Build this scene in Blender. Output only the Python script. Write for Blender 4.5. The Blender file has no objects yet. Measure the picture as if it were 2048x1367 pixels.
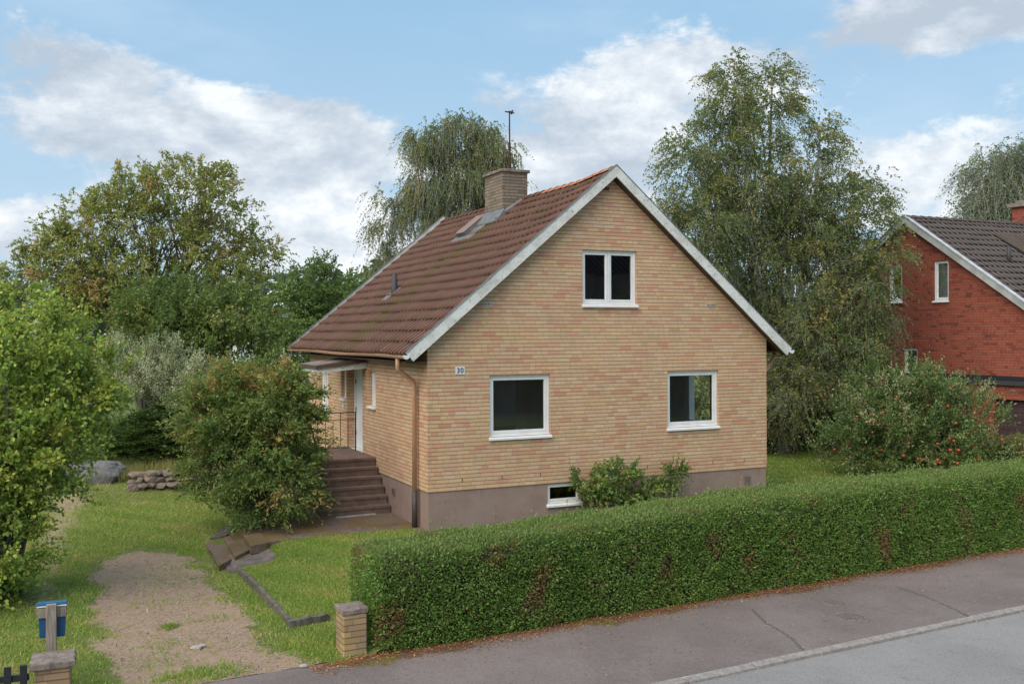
import bpy, math, numpy as np
from mathutils import Vector
from mathutils.geometry import tessellate_polygon
rng = np.random.default_rng(7)
sc = bpy.context.scene
COL = sc.collection
def RAD(a): return math.radians(a)

# ------------------------------------------------------------------ camera, sky, sun, exposure
FPX, V0, ROLL, CAMZ = 1995.2, 664.3, 0.0035, 3.65
cam_d = bpy.data.cameras.new('camera'); cam = bpy.data.objects.new('camera', cam_d); COL.objects.link(cam)
cam.location = (0, 0, CAMZ); cam.rotation_mode = 'XYZ'
cam.rotation_euler = (RAD(90), ROLL, 0)
cam_d.sensor_width = 36; cam_d.lens = 36*FPX/2048; cam_d.shift_y = (V0-683.5)/2048
cam_d.clip_start = .1; cam_d.clip_end = 3000
sc.camera = cam

SUN_AZ, SUN_EL = RAD(-142), RAD(48)          # azimuth of the sun measured clockwise from +Y (the view)
sd = Vector((math.sin(SUN_AZ)*math.cos(SUN_EL), math.cos(SUN_AZ)*math.cos(SUN_EL), math.sin(SUN_EL)))
sl = bpy.data.lights.new('sun', 'SUN'); sl.energy = 2.9; sl.angle = RAD(75); sl.color = (1, .90, .77)
so = bpy.data.objects.new('sun', sl); COL.objects.link(so)
so.rotation_euler = sd.to_track_quat('Z', 'Y').to_euler(); so.location = sd*60
sc.view_settings.view_transform = 'Standard'; sc.view_settings.look = 'None'
sc.view_settings.exposure = 0.42; sc.view_settings.gamma = 1.0

class NT:
    """small helper for writing node trees"""
    def __init__(s, tree): s.t = tree; s.n = tree.nodes; s.l = tree.links
    def node(s, typ, **kw):
        n = s.n.new(typ)
        for k, v in kw.items(): setattr(n, k, v)
        return n
    def put(s, sock, v):
        if hasattr(v, 'is_output') or isinstance(v, bpy.types.NodeSocket): s.l.new(v, sock)
        elif isinstance(v, (tuple, list)) and len(v) == 3 and sock.type == 'RGBA': sock.default_value = (*v, 1)
        else: sock.default_value = v
    def m(s, op, a, b=0.0, c=0.0, clamp=False):
        n = s.node('ShaderNodeMath', operation=op, use_clamp=clamp)
        s.put(n.inputs[0], a); s.put(n.inputs[1], b); s.put(n.inputs[2], c)
        return n.outputs[0]
    def mix(s, f, a, b, blend='MIX'):
        n = s.node('ShaderNodeMix', data_type='RGBA', blend_type=blend)
        s.put(n.inputs[0], f); s.put(n.inputs[6], a); s.put(n.inputs[7], b)
        return n.outputs[2]
    def ss(s, v, a, b, lo=0.0, hi=1.0):
        n = s.node('ShaderNodeMapRange', interpolation_type='SMOOTHSTEP')
        s.put(n.inputs[0], v); s.put(n.inputs[1], a); s.put(n.inputs[2], b); s.put(n.inputs[3], lo); s.put(n.inputs[4], hi)
        return n.outputs[0]
    def noise(s, vec, scale, detail=4, rough=.55, dist=0.0):
        n = s.node('ShaderNodeTexNoise'); n.inputs['Scale'].default_value = scale
        n.inputs['Detail'].default_value = detail; n.inputs['Roughness'].default_value = rough
        n.inputs['Distortion'].default_value = dist
        if vec is not None: s.l.new(vec, n.inputs['Vector'])
        return n.outputs[0]
    def comb(s, x, y, z):
        n = s.node('ShaderNodeCombineXYZ'); s.put(n.inputs[0], x); s.put(n.inputs[1], y); s.put(n.inputs[2], z)
        return n.outputs[0]
    def sep(s, v):
        n = s.node('ShaderNodeSeparateXYZ'); s.l.new(v, n.inputs[0]); return n.outputs
    def ramp(s, f, stops, interp='LINEAR'):
        n = s.node('ShaderNodeValToRGB'); n.color_ramp.interpolation = interp
        e = n.color_ramp.elements
        while len(e) < len(stops): e.new(.5)
        for i, (p, c) in enumerate(stops): e[i].position = p; e[i].color = (*c, 1)
        s.put(n.inputs[0], f); return n.outputs[0]

world = bpy.data.worlds.new('World'); sc.world = world; world.use_nodes = True
W = NT(world.node_tree); W.n.clear()
wout = W.node('ShaderNodeOutputWorld'); wbg = W.node('ShaderNodeBackground')
sky = W.node('ShaderNodeTexSky', sky_type='NISHITA'); sky.sun_disc = False
sky.sun_elevation = SUN_EL; sky.sun_rotation = SUN_AZ; sky.air_density = 1.0; sky.dust_density = 1.2
tc = W.node('ShaderNodeTexCoord'); dx, dy, dz = W.sep(tc.outputs['Generated'])
az = W.m('ARCTAN2', dx, dy); el = W.m('ARCSINE', W.m('MAXIMUM', W.m('MINIMUM', dz, .9999), -.9999))
def pix_ae(u, v):
    x, z = (u-1024)/FPX, (V0-v)/FPX
    return math.atan(x), math.atan(z/math.sqrt(1+x*x))
def cloud_field(off):
    vec = W.comb(W.m('MULTIPLY', az, 1.0), W.m('MULTIPLY', W.m('ADD', el, off), 1.75), 3.7)
    a = W.noise(vec, 6.4, 12, .64, .1)
    b = W.noise(vec, 1.9, 3, .5, .2)
    return W.m('ADD', W.m('MULTIPLY', a, .74), W.m('MULTIPLY', b, .26))
n0 = cloud_field(0.0); n1 = cloud_field(.028)
blobs = [(150,140,240,80,.17),(420,140,300,34,.03),(230,270,280,55,.13),(610,300,150,85,.33),(660,440,170,110,.26),(520,240,110,60,.08),
         (480,560,330,110,.2),(1380,140,390,95,.21),(1180,330,220,110,.24),(900,330,130,80,.05),(1800,360,260,110,.2),(1950,30,200,45,.24),(40,440,120,70,.16),
         (640,110,330,90,-.12),(1000,60,260,55,-.1),(330,30,240,35,-.1),(1780,210,170,50,-.08),(1560,60,130,40,-.1),(60,360,150,40,-.05)]
bias = None
for u, v, ru, rv, amp in blobs:
    a0, e0 = pix_ae(u, v)
    qa = W.m('MULTIPLY', W.m('SUBTRACT', az, a0), FPX/ru); qe = W.m('MULTIPLY', W.m('SUBTRACT', el, e0), FPX/rv)
    g = W.m('MULTIPLY', W.m('EXPONENT', W.m('MULTIPLY', W.m('ADD', W.m('MULTIPLY', qa, qa), W.m('MULTIPLY', qe, qe)), -1.0)), amp)
    bias = g if bias is None else W.m('ADD', bias, g)
cov = W.m('ADD', n0, bias)
mask = W.ss(cov, .54, .64)
relief = W.m('ADD', .5, W.m('MULTIPLY', W.m('SUBTRACT', n0, n1), 8.0))
big = W.noise(W.comb(az, W.m('MULTIPLY', el, 2.4), 9.1), 3.4, 4, .5)
shade = W.m('ADD', W.m('MULTIPLY', relief, .5), W.m('MULTIPLY', W.ss(big, .35, .65), .5), clamp=True)
shade = W.m('SUBTRACT', shade, W.m('MULTIPLY', W.ss(el, .13, .30), .16), clamp=True)
shade = W.m('MULTIPLY', shade, 1.0)
# dense middles of the banks are greyer than their sunlit rims
core = W.ss(cov, .74, .98)
shade = W.m('SUBTRACT', shade, W.m('MULTIPLY', core, .12), clamp=True)
ccol = W.ramp(shade, [(0, (3.2, 3.7, 4.3)), (.35, (4.0, 4.45, 5.0)), (.7, (5.2, 5.55, 5.9)), (1, (6.5, 6.65, 6.8))])
blue = W.mix(.8, sky.outputs[0], (1.95, 3.5, 5.0))
blue = W.mix(W.ss(el, .0, .42), W.mix(.6, blue, (3.9, 4.8, 5.6)), blue)
veil = W.m('MULTIPLY', W.ss(W.noise(W.comb(az, W.m('MULTIPLY', el, 3.2), 1.3), 3.0, 6, .6), .4, .8), .25)
blue = W.mix(veil, blue, (5.2, 6.0, 6.9))
skyc = W.mix(W.m('MULTIPLY', mask, .95), blue, ccol)
W.l.new(skyc, wbg.inputs[0]); wbg.inputs[1].default_value = .122
W.l.new(wbg.outputs[0], wout.inputs[0])

# ------------------------------------------------------------------ object helpers
def tag(o, label=None, cat=None, group=None, kind=None):
    if label: o['label'] = label
    if cat: o['category'] = cat
    if group: o['group'] = group
    if kind: o['kind'] = kind
    return o
def empty(name, loc, rz, label, cat, group=None):
    o = bpy.data.objects.new(name, None); COL.objects.link(o); o.location = loc; o.rotation_euler = (0, 0, rz)
    o.empty_display_size = .2
    return tag(o, label, cat, group)
class MB:
    def __init__(s): s.v = []; s.f = []; s.mi = []; s.map = None
    def add(s, vs, fs, mi=0):
        b = len(s.v)
        s.v += [s.map(*p) if s.map else tuple(p) for p in vs]
        s.f += [tuple(b+i for i in f) for f in fs]; s.mi += [mi]*len(fs)
    def box(s, x0, x1, y0, y1, z0, z1, mi=0):
        s.add([(x0,y0,z0),(x1,y0,z0),(x1,y1,z0),(x0,y1,z0),(x0,y0,z1),(x1,y0,z1),(x1,y1,z1),(x0,y1,z1)],
              [(0,3,2,1),(4,5,6,7),(0,1,5,4),(1,2,6,5),(2,3,7,6),(3,0,4,7)], mi)
    def prism(s, poly, z0, z1, mi=0):
        """poly (x, y) list; z0 / z1 numbers or per-corner lists"""
        n = len(poly); a = z0 if isinstance(z0, (list, tuple)) else [z0]*n; b = z1 if isinstance(z1, (list, tuple)) else [z1]*n
        s.add([(*p, a[i]) for i, p in enumerate(poly)]+[(*p, b[i]) for i, p in enumerate(poly)],
              [tuple(range(n))[::-1], tuple(range(n, 2*n))]+[(i, (i+1)%n, (i+1)%n+n, i+n) for i in range(n)], mi)
    def hexa(s, bot, top, mi=0):
        s.add(list(bot)+list(top), [(0,3,2,1),(4,5,6,7),(0,1,5,4),(1,2,6,5),(2,3,7,6),(3,0,4,7)], mi)
    def tube(s, pts, rad, n=8, mi=0, caps=True):
        pts = [Vector(p) for p in pts]; k = len(pts)
        rad = rad if isinstance(rad, (list, tuple)) else [rad]*k
        vs = []
        for i, p in enumerate(pts):
            d = (pts[min(i+1, k-1)]-pts[max(i-1, 0)]).normalized()
            a = d.cross(Vector((0, 0, 1)) if abs(d.z) < .9 else Vector((1, 0, 0))).normalized(); b = d.cross(a)
            for j in range(n):
                t = 2*math.pi*j/n; vs.append(tuple(p+(a*math.cos(t)+b*math.sin(t))*rad[i]))
        fs = [(i*n+j, i*n+(j+1)%n, (i+1)*n+(j+1)%n, (i+1)*n+j) for i in range(k-1) for j in range(n)]
        if caps: fs += [tuple(range(n))[::-1], tuple((k-1)*n+j for j in range(n))]
        s.add(vs, fs, mi)
    def build(s, name, mats, parent=None, smooth=False, loc=None, bevel=0):
        me = bpy.data.meshes.new(name); me.from_pydata(s.v, [], s.f)
        for m in (mats if isinstance(mats, (list, tuple)) else [mats]): me.materials.append(m)
        me.polygons.foreach_set('material_index', s.mi)
        if smooth: me.polygons.foreach_set('use_smooth', [True]*len(s.f))
        me.update()
        import bmesh
        bm = bmesh.new(); bm.from_mesh(me); bmesh.ops.recalc_face_normals(bm, faces=bm.faces)
        if bevel:
            bmesh.ops.bevel(bm, geom=[e for e in bm.edges], offset=bevel, segments=1, affect='EDGES')
        bm.to_mesh(me); bm.free()
        o = bpy.data.objects.new(name, me); COL.objects.link(o)
        if parent: o.parent = parent
        if loc: o.location = loc
        return o
def np_mesh(name, V, F, mats, parent=None, col=None, smooth=False, mi=None):
    """V (n,3), F (m,k) equal sized faces"""
    me = bpy.data.meshes.new(name); V = np.ascontiguousarray(V, dtype=np.float32); F = np.ascontiguousarray(F, dtype=np.int32)
    me.vertices.add(len(V)); me.vertices.foreach_set('co', V.ravel())
    me.loops.add(F.size); me.loops.foreach_set('vertex_index', F.ravel())
    me.polygons.add(len(F)); me.polygons.foreach_set('loop_start', np.arange(0, F.size, F.shape[1], dtype=np.int32))
    me.polygons.foreach_set('loop_total', np.full(len(F), F.shape[1], dtype=np.int32))
    for m in (mats if isinstance(mats, (list, tuple)) else [mats]): me.materials.append(m)
    if mi is not None: me.polygons.foreach_set('material_index', mi)
    if smooth: me.polygons.foreach_set('use_smooth', np.ones(len(F), dtype=bool))
    me.update(calc_edges=True)
    if col is not None:
        a = me.attributes.new('Col', 'FLOAT_COLOR', 'POINT')
        c4 = np.ones((len(V), 4), dtype=np.float32); c4[:, :3] = col; a.data.foreach_set('color', c4.ravel())
    o = bpy.data.objects.new(name, me); COL.objects.link(o)
    if parent: o.parent = parent
    return o

# ------------------------------------------------------------------ materials
def mat(name, col, rough=.8, metal=0.0, spec=.3):
    m = bpy.data.materials.new(name); m.use_nodes = True
    N = NT(m.node_tree); b = N.n['Principled BSDF']
    b.inputs['Base Color'].default_value = (*col, 1); b.inputs['Roughness'].default_value = rough
    b.inputs['Metallic'].default_value = metal; b.inputs['Specular IOR Level'].default_value = spec
    return m, N, b
def objco(N): return N.node('ShaderNodeTexCoord').outputs['Object']
def bump(N, b, h, strength=.5, dist=.01):
    n = N.node('ShaderNodeBump'); n.inputs['Strength'].default_value = strength; n.inputs['Distance'].default_value = dist
    N.put(n.inputs['Height'], h); N.l.new(n.outputs[0], b.inputs['Normal'])
def mottled(name, c1, c2, scale=6, rough=.85, c3=None, s3=40, f3=.3, bmp=.3, bd=.01, spec=.3, lo=.35, hi=.65):
    m, N, b = mat(name, c1, rough, spec=spec); co = objco(N)
    f = N.ss(N.noise(co, scale, 6, .6), lo, hi); c = N.mix(f, c1, c2)
    fine = N.noise(co, s3, 5, .7)
    if c3: c = N.mix(N.m('MULTIPLY', N.ss(fine, .5, .72), f3), c, c3)
    N.l.new(c, b.inputs['Base Color'])
    if bmp: bump(N, b, fine, bmp, bd)
    return m

def brick_mat(name, palette, mh, mv, length=.258, course=.075, z0=.655, dirt=None, rough=.85, head=.28, swing=.16):
    m, N, b = mat(name, palette[0][1], rough, spec=.25); co = objco(N); x, y, z = N.sep(co)
    u0 = N.m('ADD', x, y)
    wob = N.m('MULTIPLY', N.m('SUBTRACT', N.noise(co, 1.3, 2), .5), .012)
    rz = N.m('DIVIDE', N.m('ADD', N.m('SUBTRACT', z, z0), wob), course)
    row = N.m('FLOOR', rz); fz = N.m('SUBTRACT', rz, row)
    wr = N.node('ShaderNodeTexWhiteNoise', noise_dimensions='1D'); N.put(wr.inputs['W'], row)
    uu = N.m('ADD', N.m('DIVIDE', u0, length), N.m('ADD', N.m('MULTIPLY', row, .5), N.m('MULTIPLY', wr.outputs[0], .42)))
    cid = N.m('FLOOR', uu); fr = N.m('SUBTRACT', uu, cid)
    w1 = N.node('ShaderNodeTexWhiteNoise', noise_dimensions='2D'); N.l.new(N.comb(cid, row, 0), w1.inputs['Vector'])
    split = N.m('LESS_THAN', w1.outputs[0], head)
    half = N.m('MULTIPLY', split, N.m('GREATER_THAN', fr, .5))
    f2 = N.m('SUBTRACT', N.m('MULTIPLY', fr, 2), N.m('FLOOR', N.m('MULTIPLY', fr, 2)))
    frs = N.m('ADD', N.m('MULTIPLY', split, f2), N.m('MULTIPLY', N.m('SUBTRACT', 1, split), fr))
    ln = N.m('SUBTRACT', 1, N.m('MULTIPLY', split, .5))
    eu = N.m('MULTIPLY', N.m('MULTIPLY', N.m('MINIMUM', frs, N.m('SUBTRACT', 1, frs)), ln), length)
    ez = N.m('MULTIPLY', N.m('MINIMUM', fz, N.m('SUBTRACT', 1, fz)), course)
    w2 = N.node('ShaderNodeTexWhiteNoise', noise_dimensions='3D'); N.l.new(N.comb(N.m('ADD', cid, N.m('MULTIPLY', half, .5)), row, 4.4), w2.inputs['Vector'])
    c = N.ramp(w2.outputs[0], palette)
    w3 = N.node('ShaderNodeTexWhiteNoise', noise_dimensions='3D'); N.l.new(N.comb(N.m('ADD', cid, N.m('MULTIPLY', half, .5)), row, 8.8), w3.inputs['Vector'])
    val = N.m('ADD', 1-swing/2, N.m('MULTIPLY', w3.outputs[0], swing))
    val = N.m('MULTIPLY', val, N.m('ADD', .88, N.m('MULTIPLY', N.noise(co, 1.1, 4, .6), .24)))
    grain = N.noise(co, 90, 3, .7)
    val = N.m('MULTIPLY', val, N.m('ADD', .86, N.m('MULTIPLY', grain, .28)))
    hsv = N.node('ShaderNodeVectorMath', operation='SCALE'); N.l.new(c, hsv.inputs[0]); N.l.new(val, hsv.inputs['Scale'])
    c = hsv.outputs[0]
    if dirt:
        c = N.mix(N.m('MULTIPLY', N.ss(N.noise(co, 2.2, 6, .65), .5, .72), dirt[1]), c, dirt[0])
    hj = N.ss(ez, .004, .0085, 1, 0); vj = N.ss(eu, .004, .008, 1, 0)
    c = N.mix(N.m('MULTIPLY', vj, .75), c, mv); c = N.mix(N.m('MULTIPLY', hj, .85), c, mh)
    N.l.new(c, b.inputs['Base Color'])
    h = N.m('SUBTRACT', 1, N.m('MAXIMUM', hj, N.m('MULTIPLY', vj, .5)))
    bump(N, b, N.m('ADD', h, N.m('MULTIPLY', grain, .15)), .7, .008)
    return m
YB = [(0, (.62,.40,.235)), (.16, (.65,.43,.25)), (.34, (.62,.385,.235)), (.5, (.64,.46,.30)), (.64, (.63,.375,.235)), (.78, (.61,.43,.25)), (.88, (.64,.335,.225)), (.96, (.59,.285,.19)), (1, (.55,.41,.21))]
M_brick = brick_mat('yellow_brick', YB, (.24,.145,.09), (.44,.30,.195), swing=.12, dirt=((.40,.28,.17), .4))
M_chim = brick_mat('chimney_brick', [(0,(.24,.185,.135)),(.4,(.30,.225,.155)),(.7,(.22,.175,.135)),(1,(.17,.14,.11))], (.05,.04,.035), (.09,.07,.06), z0=0, dirt=((.12,.11,.09), .5))
M_redb = brick_mat('red_brick', [(0,(.285,.078,.048)),(.4,(.32,.09,.055)),(.75,(.26,.07,.046)),(.92,(.21,.05,.033)),(1,(.15,.045,.035))], (.12,.06,.045), (.36,.17,.12), z0=0)
M_pill = brick_mat('pillar_brick', [(0,(.36,.25,.13)),(.3,(.42,.28,.13)),(.6,(.35,.235,.13)),(1,(.30,.19,.13))], (.13,.10,.08), (.22,.18,.14), z0=0, length=.26, course=.078, dirt=((.24,.22,.15), .6), swing=.3)
M_plinth = mottled('plinth_render', (.285,.195,.165), (.32,.23,.195), 1.7, .9, (.18,.125,.105), 6, .4, .35, .004)
M_plaster = mottled('plaster', (.80,.79,.76), (.74,.73,.70), 2, .9, bmp=0)
M_floor_in = mottled('inner_floor', (.42,.33,.25), (.36,.28,.21), 3, .6, bmp=0)
M_conc = mottled('stair_concrete', (.15,.098,.078), (.20,.135,.11), 4, .9, (.07,.055,.04), 9, .7, .4, .01)
M_cap = mottled('cap_stone', (.27,.215,.185), (.17,.13,.11), 9, .95, (.40,.34,.29), 30, .6, .8, .02)
M_curb = mottled('curb_concrete', (.09,.08,.06), (.17,.15,.125), 7, .95, (.08,.085,.04), 16, .6, .6, .01)
M_soffit = mottled('soffit_wood', (.075,.05,.035), (.10,.07,.05), 5, .8)
M_white = mottled('white_frame_paint', (.80,.80,.79), (.74,.74,.73), 5, .45, bmp=0, spec=.4)
M_lead = mottled('lead_flashing', (.13,.13,.135), (.19,.19,.19), 6, .6)
M_gutter = mottled('brown_gutter_paint', (.50,.29,.17), (.44,.25,.15), 6, .5, (.28,.16,.10), 20, .6, .1, .003, spec=.5)
M_dpipe = mottled('dark_pipe', (.055,.045,.04), (.075,.06,.05), 6, .5)
M_iron = mottled('rusty_iron', (.035,.022,.018), (.09,.04,.02), 22, .7)
M_dark = mottled('dark_metal', (.045,.045,.05), (.06,.06,.062), 8, .5)
M_black = mottled('black_paint', (.016,.018,.022), (.024,.026,.03), 20, .55, bmp=.2, spec=.4)
M_blue = mottled('blue_plastic', (.013,.075,.17), (.018,.09,.19), 8, .4, bmp=0, spec=.5)
M_oldwood = None
def wood(name, a, b_, stretch=(18, 18, 1.2)):
    m, N, b = mat(name, a, .85); co = objco(N)
    mp = N.node('ShaderNodeMapping'); N.l.new(co, mp.inputs[0]); mp.inputs['Scale'].default_value = stretch
    n = N.noise(mp.outputs[0], 3.5, 6, .65); N.l.new(N.mix(N.ss(n, .38, .66), a, b_), b.inputs['Base Color']); bump(N, b, n, .5, .004)
    return m
M_oldwood = wood('weathered_wood', (.32,.27,.22), (.18,.145,.115))
def peel(name):
    m, N, b = mat(name, (.72,.71,.67), .6); co = objco(N)
    mp = N.node('ShaderNodeMapping'); N.l.new(co, mp.inputs[0]); mp.inputs['Scale'].default_value = (2.2, 2.2, 2.6)
    n = N.noise(mp.outputs[0], 9, 8, .75, .4); k = N.m('MULTIPLY', N.ss(n, .56, .62), .8)
    base = N.mix(N.ss(N.noise(co, 3, 5, .6), .4, .7), (.74,.73,.69), (.56,.55,.50))
    N.l.new(N.mix(k, base, (.20,.165,.13)), b.inputs['Base Color']); bump(N, b, N.m('SUBTRACT', 1, k), .6, .004)
    return m
M_peel = peel('peeling_white_paint')
def tile_mat(name, c1, c2, c3, moss, zrow, z0, mossamt, ph=-.20, swapxy=False):
    m, N, b = mat(name, c1, .85, spec=.25); co = objco(N); x, y, z = N.sep(co); coord = x if swapxy else None
    n = N.noise(co, 2.0, 6, .62); f = N.noise(co, 30, 4, .7)
    idx = N.node('ShaderNodeTexWhiteNoise', noise_dimensions='2D')
    N.l.new(N.comb(N.m('FLOOR', N.m('DIVIDE', N.m('SUBTRACT', z, z0), zrow)), N.m('FLOOR', N.m('DIVIDE', y, .30)), 0), idx.inputs['Vector'])
    c = N.mix(idx.outputs[0], c1, c2)
    c = N.mix(N.m('MULTIPLY', N.ss(f, .5, .7), .45), c, c3)
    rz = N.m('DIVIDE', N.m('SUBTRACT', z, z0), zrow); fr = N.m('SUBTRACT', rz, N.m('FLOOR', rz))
    j = N.m('MULTIPLY', N.ss(fr, .22, .02), N.ss(N.noise(co, 9, 4, .7), .36, .58))
    strip = N.ss(N.m('ABSOLUTE', N.m('SUBTRACT', y, 4.3)), .9, .1)
    big = N.ss(N.m('ADD', N.noise(co, 1.2, 7, .72), N.m('MULTIPLY', strip, .17)), .53, .68)
    k = N.m('MULTIPLY', N.m('ADD', N.m('MULTIPLY', j, .8), N.m('MULTIPLY', big, .75), clamp=True), mossamt)
    gv = N.m('ABSOLUTE', N.m('COSINE', N.m('MULTIPLY', N.m('SUBTRACT', coord or y, ph), math.pi/.225))); c = N.mix(k, c, moss); c = N.mix(N.m('MULTIPLY', N.ss(gv, .86, .42), .9), c, (.026,.017,.013)); c = N.mix(N.m('MULTIPLY', N.ss(fr, .08, .0), .4), c, (.03,.02,.012))  # shade between the ribs is put into the tile colour along the grooves
    N.l.new(c, b.inputs['Base Color']); bump(N, b, f, .5, .008)
    return m
def glass_mat(name, tint=(.75,.8,.78), refl=.10):
    m = bpy.data.materials.new(name); m.use_nodes = True; N = NT(m.node_tree); N.n.clear()
    o = N.node('ShaderNodeOutputMaterial'); mx = N.node('ShaderNodeMixShader'); tr = N.node('ShaderNodeBsdfTransparent')
    gl = N.node('ShaderNodeBsdfGlossy'); gl.inputs['Roughness'].default_value = .01; gl.inputs[0].default_value = (1, 1, 1, 1)
    tr.inputs[0].default_value = (*tint, 1)
    fr = N.node('ShaderNodeFresnel'); fr.inputs[0].default_value = 1.5
    N.l.new(N.m('ADD', N.m('MULTIPLY', fr.outputs[0], 1.0), refl, clamp=True), mx.inputs[0])
    N.l.new(tr.outputs[0], mx.inputs[1]); N.l.new(gl.outputs[0], mx.inputs[2]); N.l.new(mx.outputs[0], o.inputs[0])
    return m
M_glass = glass_mat('window_glass', (.95,.97,.96), .045)
M_glass2 = glass_mat('dull_glass', (.72,.74,.77), .03)
M_blind = mottled('grey_blind', (.42,.43,.44), (.38,.39,.40), 3, .6, bmp=0)
def leaf_mat(name, trans=.42, rough=.5, spec=.35):
    m = bpy.data.materials.new(name); m.use_nodes = True; N = NT(m.node_tree); b = N.n['Principled BSDF']; o = N.n['Material Output']
    a = N.node('ShaderNodeAttribute'); a.attribute_name = 'Col'
    N.l.new(a.outputs['Color'], b.inputs['Base Color']); b.inputs['Roughness'].default_value = rough; b.inputs['Specular IOR Level'].default_value = spec
    t = N.node('ShaderNodeBsdfTranslucent'); N.l.new(N.mix(.35, a.outputs['Color'], (.30, .38, .05)), t.inputs[0])
    mx = N.node('ShaderNodeMixShader'); mx.inputs[0].default_value = trans
    N.l.new(b.outputs[0], mx.inputs[1]); N.l.new(t.outputs[0], mx.inputs[2]); N.l.new(mx.outputs[0], o.inputs[0])
    return m
M_leaf = leaf_mat('leaf'); M_needle = leaf_mat('needle', .1, .6, .2); M_blade = leaf_mat('grass_blade', .45, .6, .2)
M_bark = mottled('bark', (.10,.08,.06), (.055,.045,.035), 9, .95, bmp=.8, bd=.02)
M_greybark = mottled('grey_branch', (.17,.145,.125), (.10,.09,.08), 9, .95, bmp=.6, bd=.01)
def birch_bark():
    m, N, b = mat('birch_bark', (.5,.48,.44), .8); co = objco(N)
    mp = N.node('ShaderNodeMapping'); N.l.new(co, mp.inputs[0]); mp.inputs['Scale'].default_value = (1.5, 1.5, 5)
    n = N.noise(mp.outputs[0], 2.6, 6, .65); N.l.new(N.mix(N.ss(n, .50, .62), (.40,.38,.35), (.05,.045,.04)), b.inputs['Base Color'])
    return m
M_birch = birch_bark()

# ------------------------------------------------------------------ where things stand (a pixel of the 2048x1367 photograph turned into a place)
def ray(u, v):
    a, b = u-1024, v-V0; c, s = math.cos(ROLL), math.sin(ROLL)
    return np.array([(c*a-s*b)/FPX, 1.0, -(s*a+c*b)/FPX])
def onz(u, v, z): r = ray(u, v); return np.array([0, 0, CAMZ])+r*(z-CAMZ)/r[2]
def atd(u, v, Y): return np.array([0, 0, CAMZ])+ray(u, v)*Y
ST = RAD(28.5); T_ = np.array([math.cos(ST), math.sin(ST)]); S_ = np.array([-math.sin(ST), math.cos(ST)]); P0 = np.array([-2.113, 12.537])
def sw(t, s): return P0+T_*t+S_*s                       # street frame -> world
def ts(p): q = np.array(p[:2])-P0; return q@T_, q@S_
TH = .4384; HO = np.array([-1.5859, 18.6738]); D1 = np.array([math.cos(TH), math.sin(TH)]); D2 = np.array([-math.sin(TH), math.cos(TH)])
def hw(x, y): return HO+D1*x+D2*y

def smooth(x): x = np.clip(x, 0, 1); return x*x*(3-2*x)
def height(t, s):
    t = np.asarray(t, float); s = np.asarray(s, float)
    zd = -.45+.2*np.clip(s/9, 0, 1)+.33*smooth((s-12.3)/1.0)
    zp = np.where(s < 1.6, -.42, -.36+.28*smooth((s-1.2)/3.6))+.06*smooth((s-12.3)/2)
    tb = -.2
    q = smooth((s-4.1)/.6); w2 = 1.7-1.2*q; zp = zd+.075+(zp-zd-.075)*smooth((t-tb-.45*q)/w2*.85+.15*(1-q))
    w = .03+.45*np.clip(s-7.3, 0, 8)
    m = smooth((t-tb)/w+.5)
    m = np.where((s < 1.62) & (t < .45), 0, m)
    return zd*(1-m)+zp*m
def hgt_at(p): t, s = ts(p); return float(height(t, s))

# ------------------------------------------------------------------ ground, pavement, road
def inpoly(px, py, poly):
    ins = np.zeros(px.shape, bool); n = len(poly)
    for i in range(n):
        x0, y0 = poly[i]; x1, y1 = poly[(i+1)%n]
        c = ((y0 > py) != (y1 > py)) & (px < (x1-x0)*(py-y0)/(y1-y0+1e-12)+x0); ins ^= c
    return ins
def polydist(px, py, poly):
    d = np.full(px.shape, 1e9); n = len(poly)
    for i in range(n):
        a = np.array(poly[i]); b = np.array(poly[(i+1)%n]); ab = b-a
        k = np.clip(((px-a[0])*ab[0]+(py-a[1])*ab[1])/(ab@ab), 0, 1)
        d = np.minimum(d, np.hypot(px-a[0]-k*ab[0], py-a[1]-k*ab[1]))
    return np.where(inpoly(px, py, poly), d, -d)
GRAV = [ts(onz(u, v, -.4)) for u, v in ((235,1372),(196,1290),(186,1200),(200,1135),(290,1106),(385,1122),(430,1175),(500,1235),(560,1290),(640,1322),(560,1350),(420,1372))]
GRAV[0] = (GRAV[0][0], -.05); GRAV[-1] = (GRAV[-1][0]+.3, -.05)
DIRT = [ts(onz(u, v, -.33)) for u, v in ((130,1090),(175,1010),(150,995),(90,1030),(70,1130),(60,1230),(110,1190))]
def axis(lo, hi, a, b, fine, grow=1.25):
    xs = list(np.arange(a, b+1e-6, fine)); st = fine; x = a
    while x > lo: st *= grow; x = max(lo, x-st); xs.insert(0, x)
    st = fine; x = xs[-1]
    while x < hi: st *= grow; x = min(hi, x+st); xs.append(x)
    return np.array(xs)
tx = axis(-700, 700, -7, 3, .11); sx = axis(0, 900, 0, 14, .11)
tx = np.sort(np.unique(np.concatenate([tx, [-.235, -.215, -.185, -.165]]))); sx = np.sort(np.unique(np.concatenate([sx, [1.6, 1.63]])))
TT, SS = np.meshgrid(tx, sx, indexing='ij'); ZZ = height(TT, SS)
near = (np.abs(TT) < 12) & (SS < 18)
ZZ = ZZ+np.where(near, rng.normal(0, .006, TT.shape), 0)
XX = P0[0]+T_[0]*TT+S_[0]*SS; YY = P0[1]+T_[1]*TT+S_[1]*SS
def grid_faces(nx, ny):
    i, j = np.meshgrid(np.arange(nx-1), np.arange(ny-1), indexing='ij'); a = (i*ny+j).ravel()
    return np.stack([a, a+ny, a+ny+1, a+1], 1)
gd = polydist(TT, SS, GRAV); dd = polydist(TT, SS, DIRT)
gcol = np.stack([np.clip(.5+gd*1.3, 0, 1), np.clip(.5+dd*1.3, 0, 1), np.zeros_like(gd)], -1).reshape(-1, 3)
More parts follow.
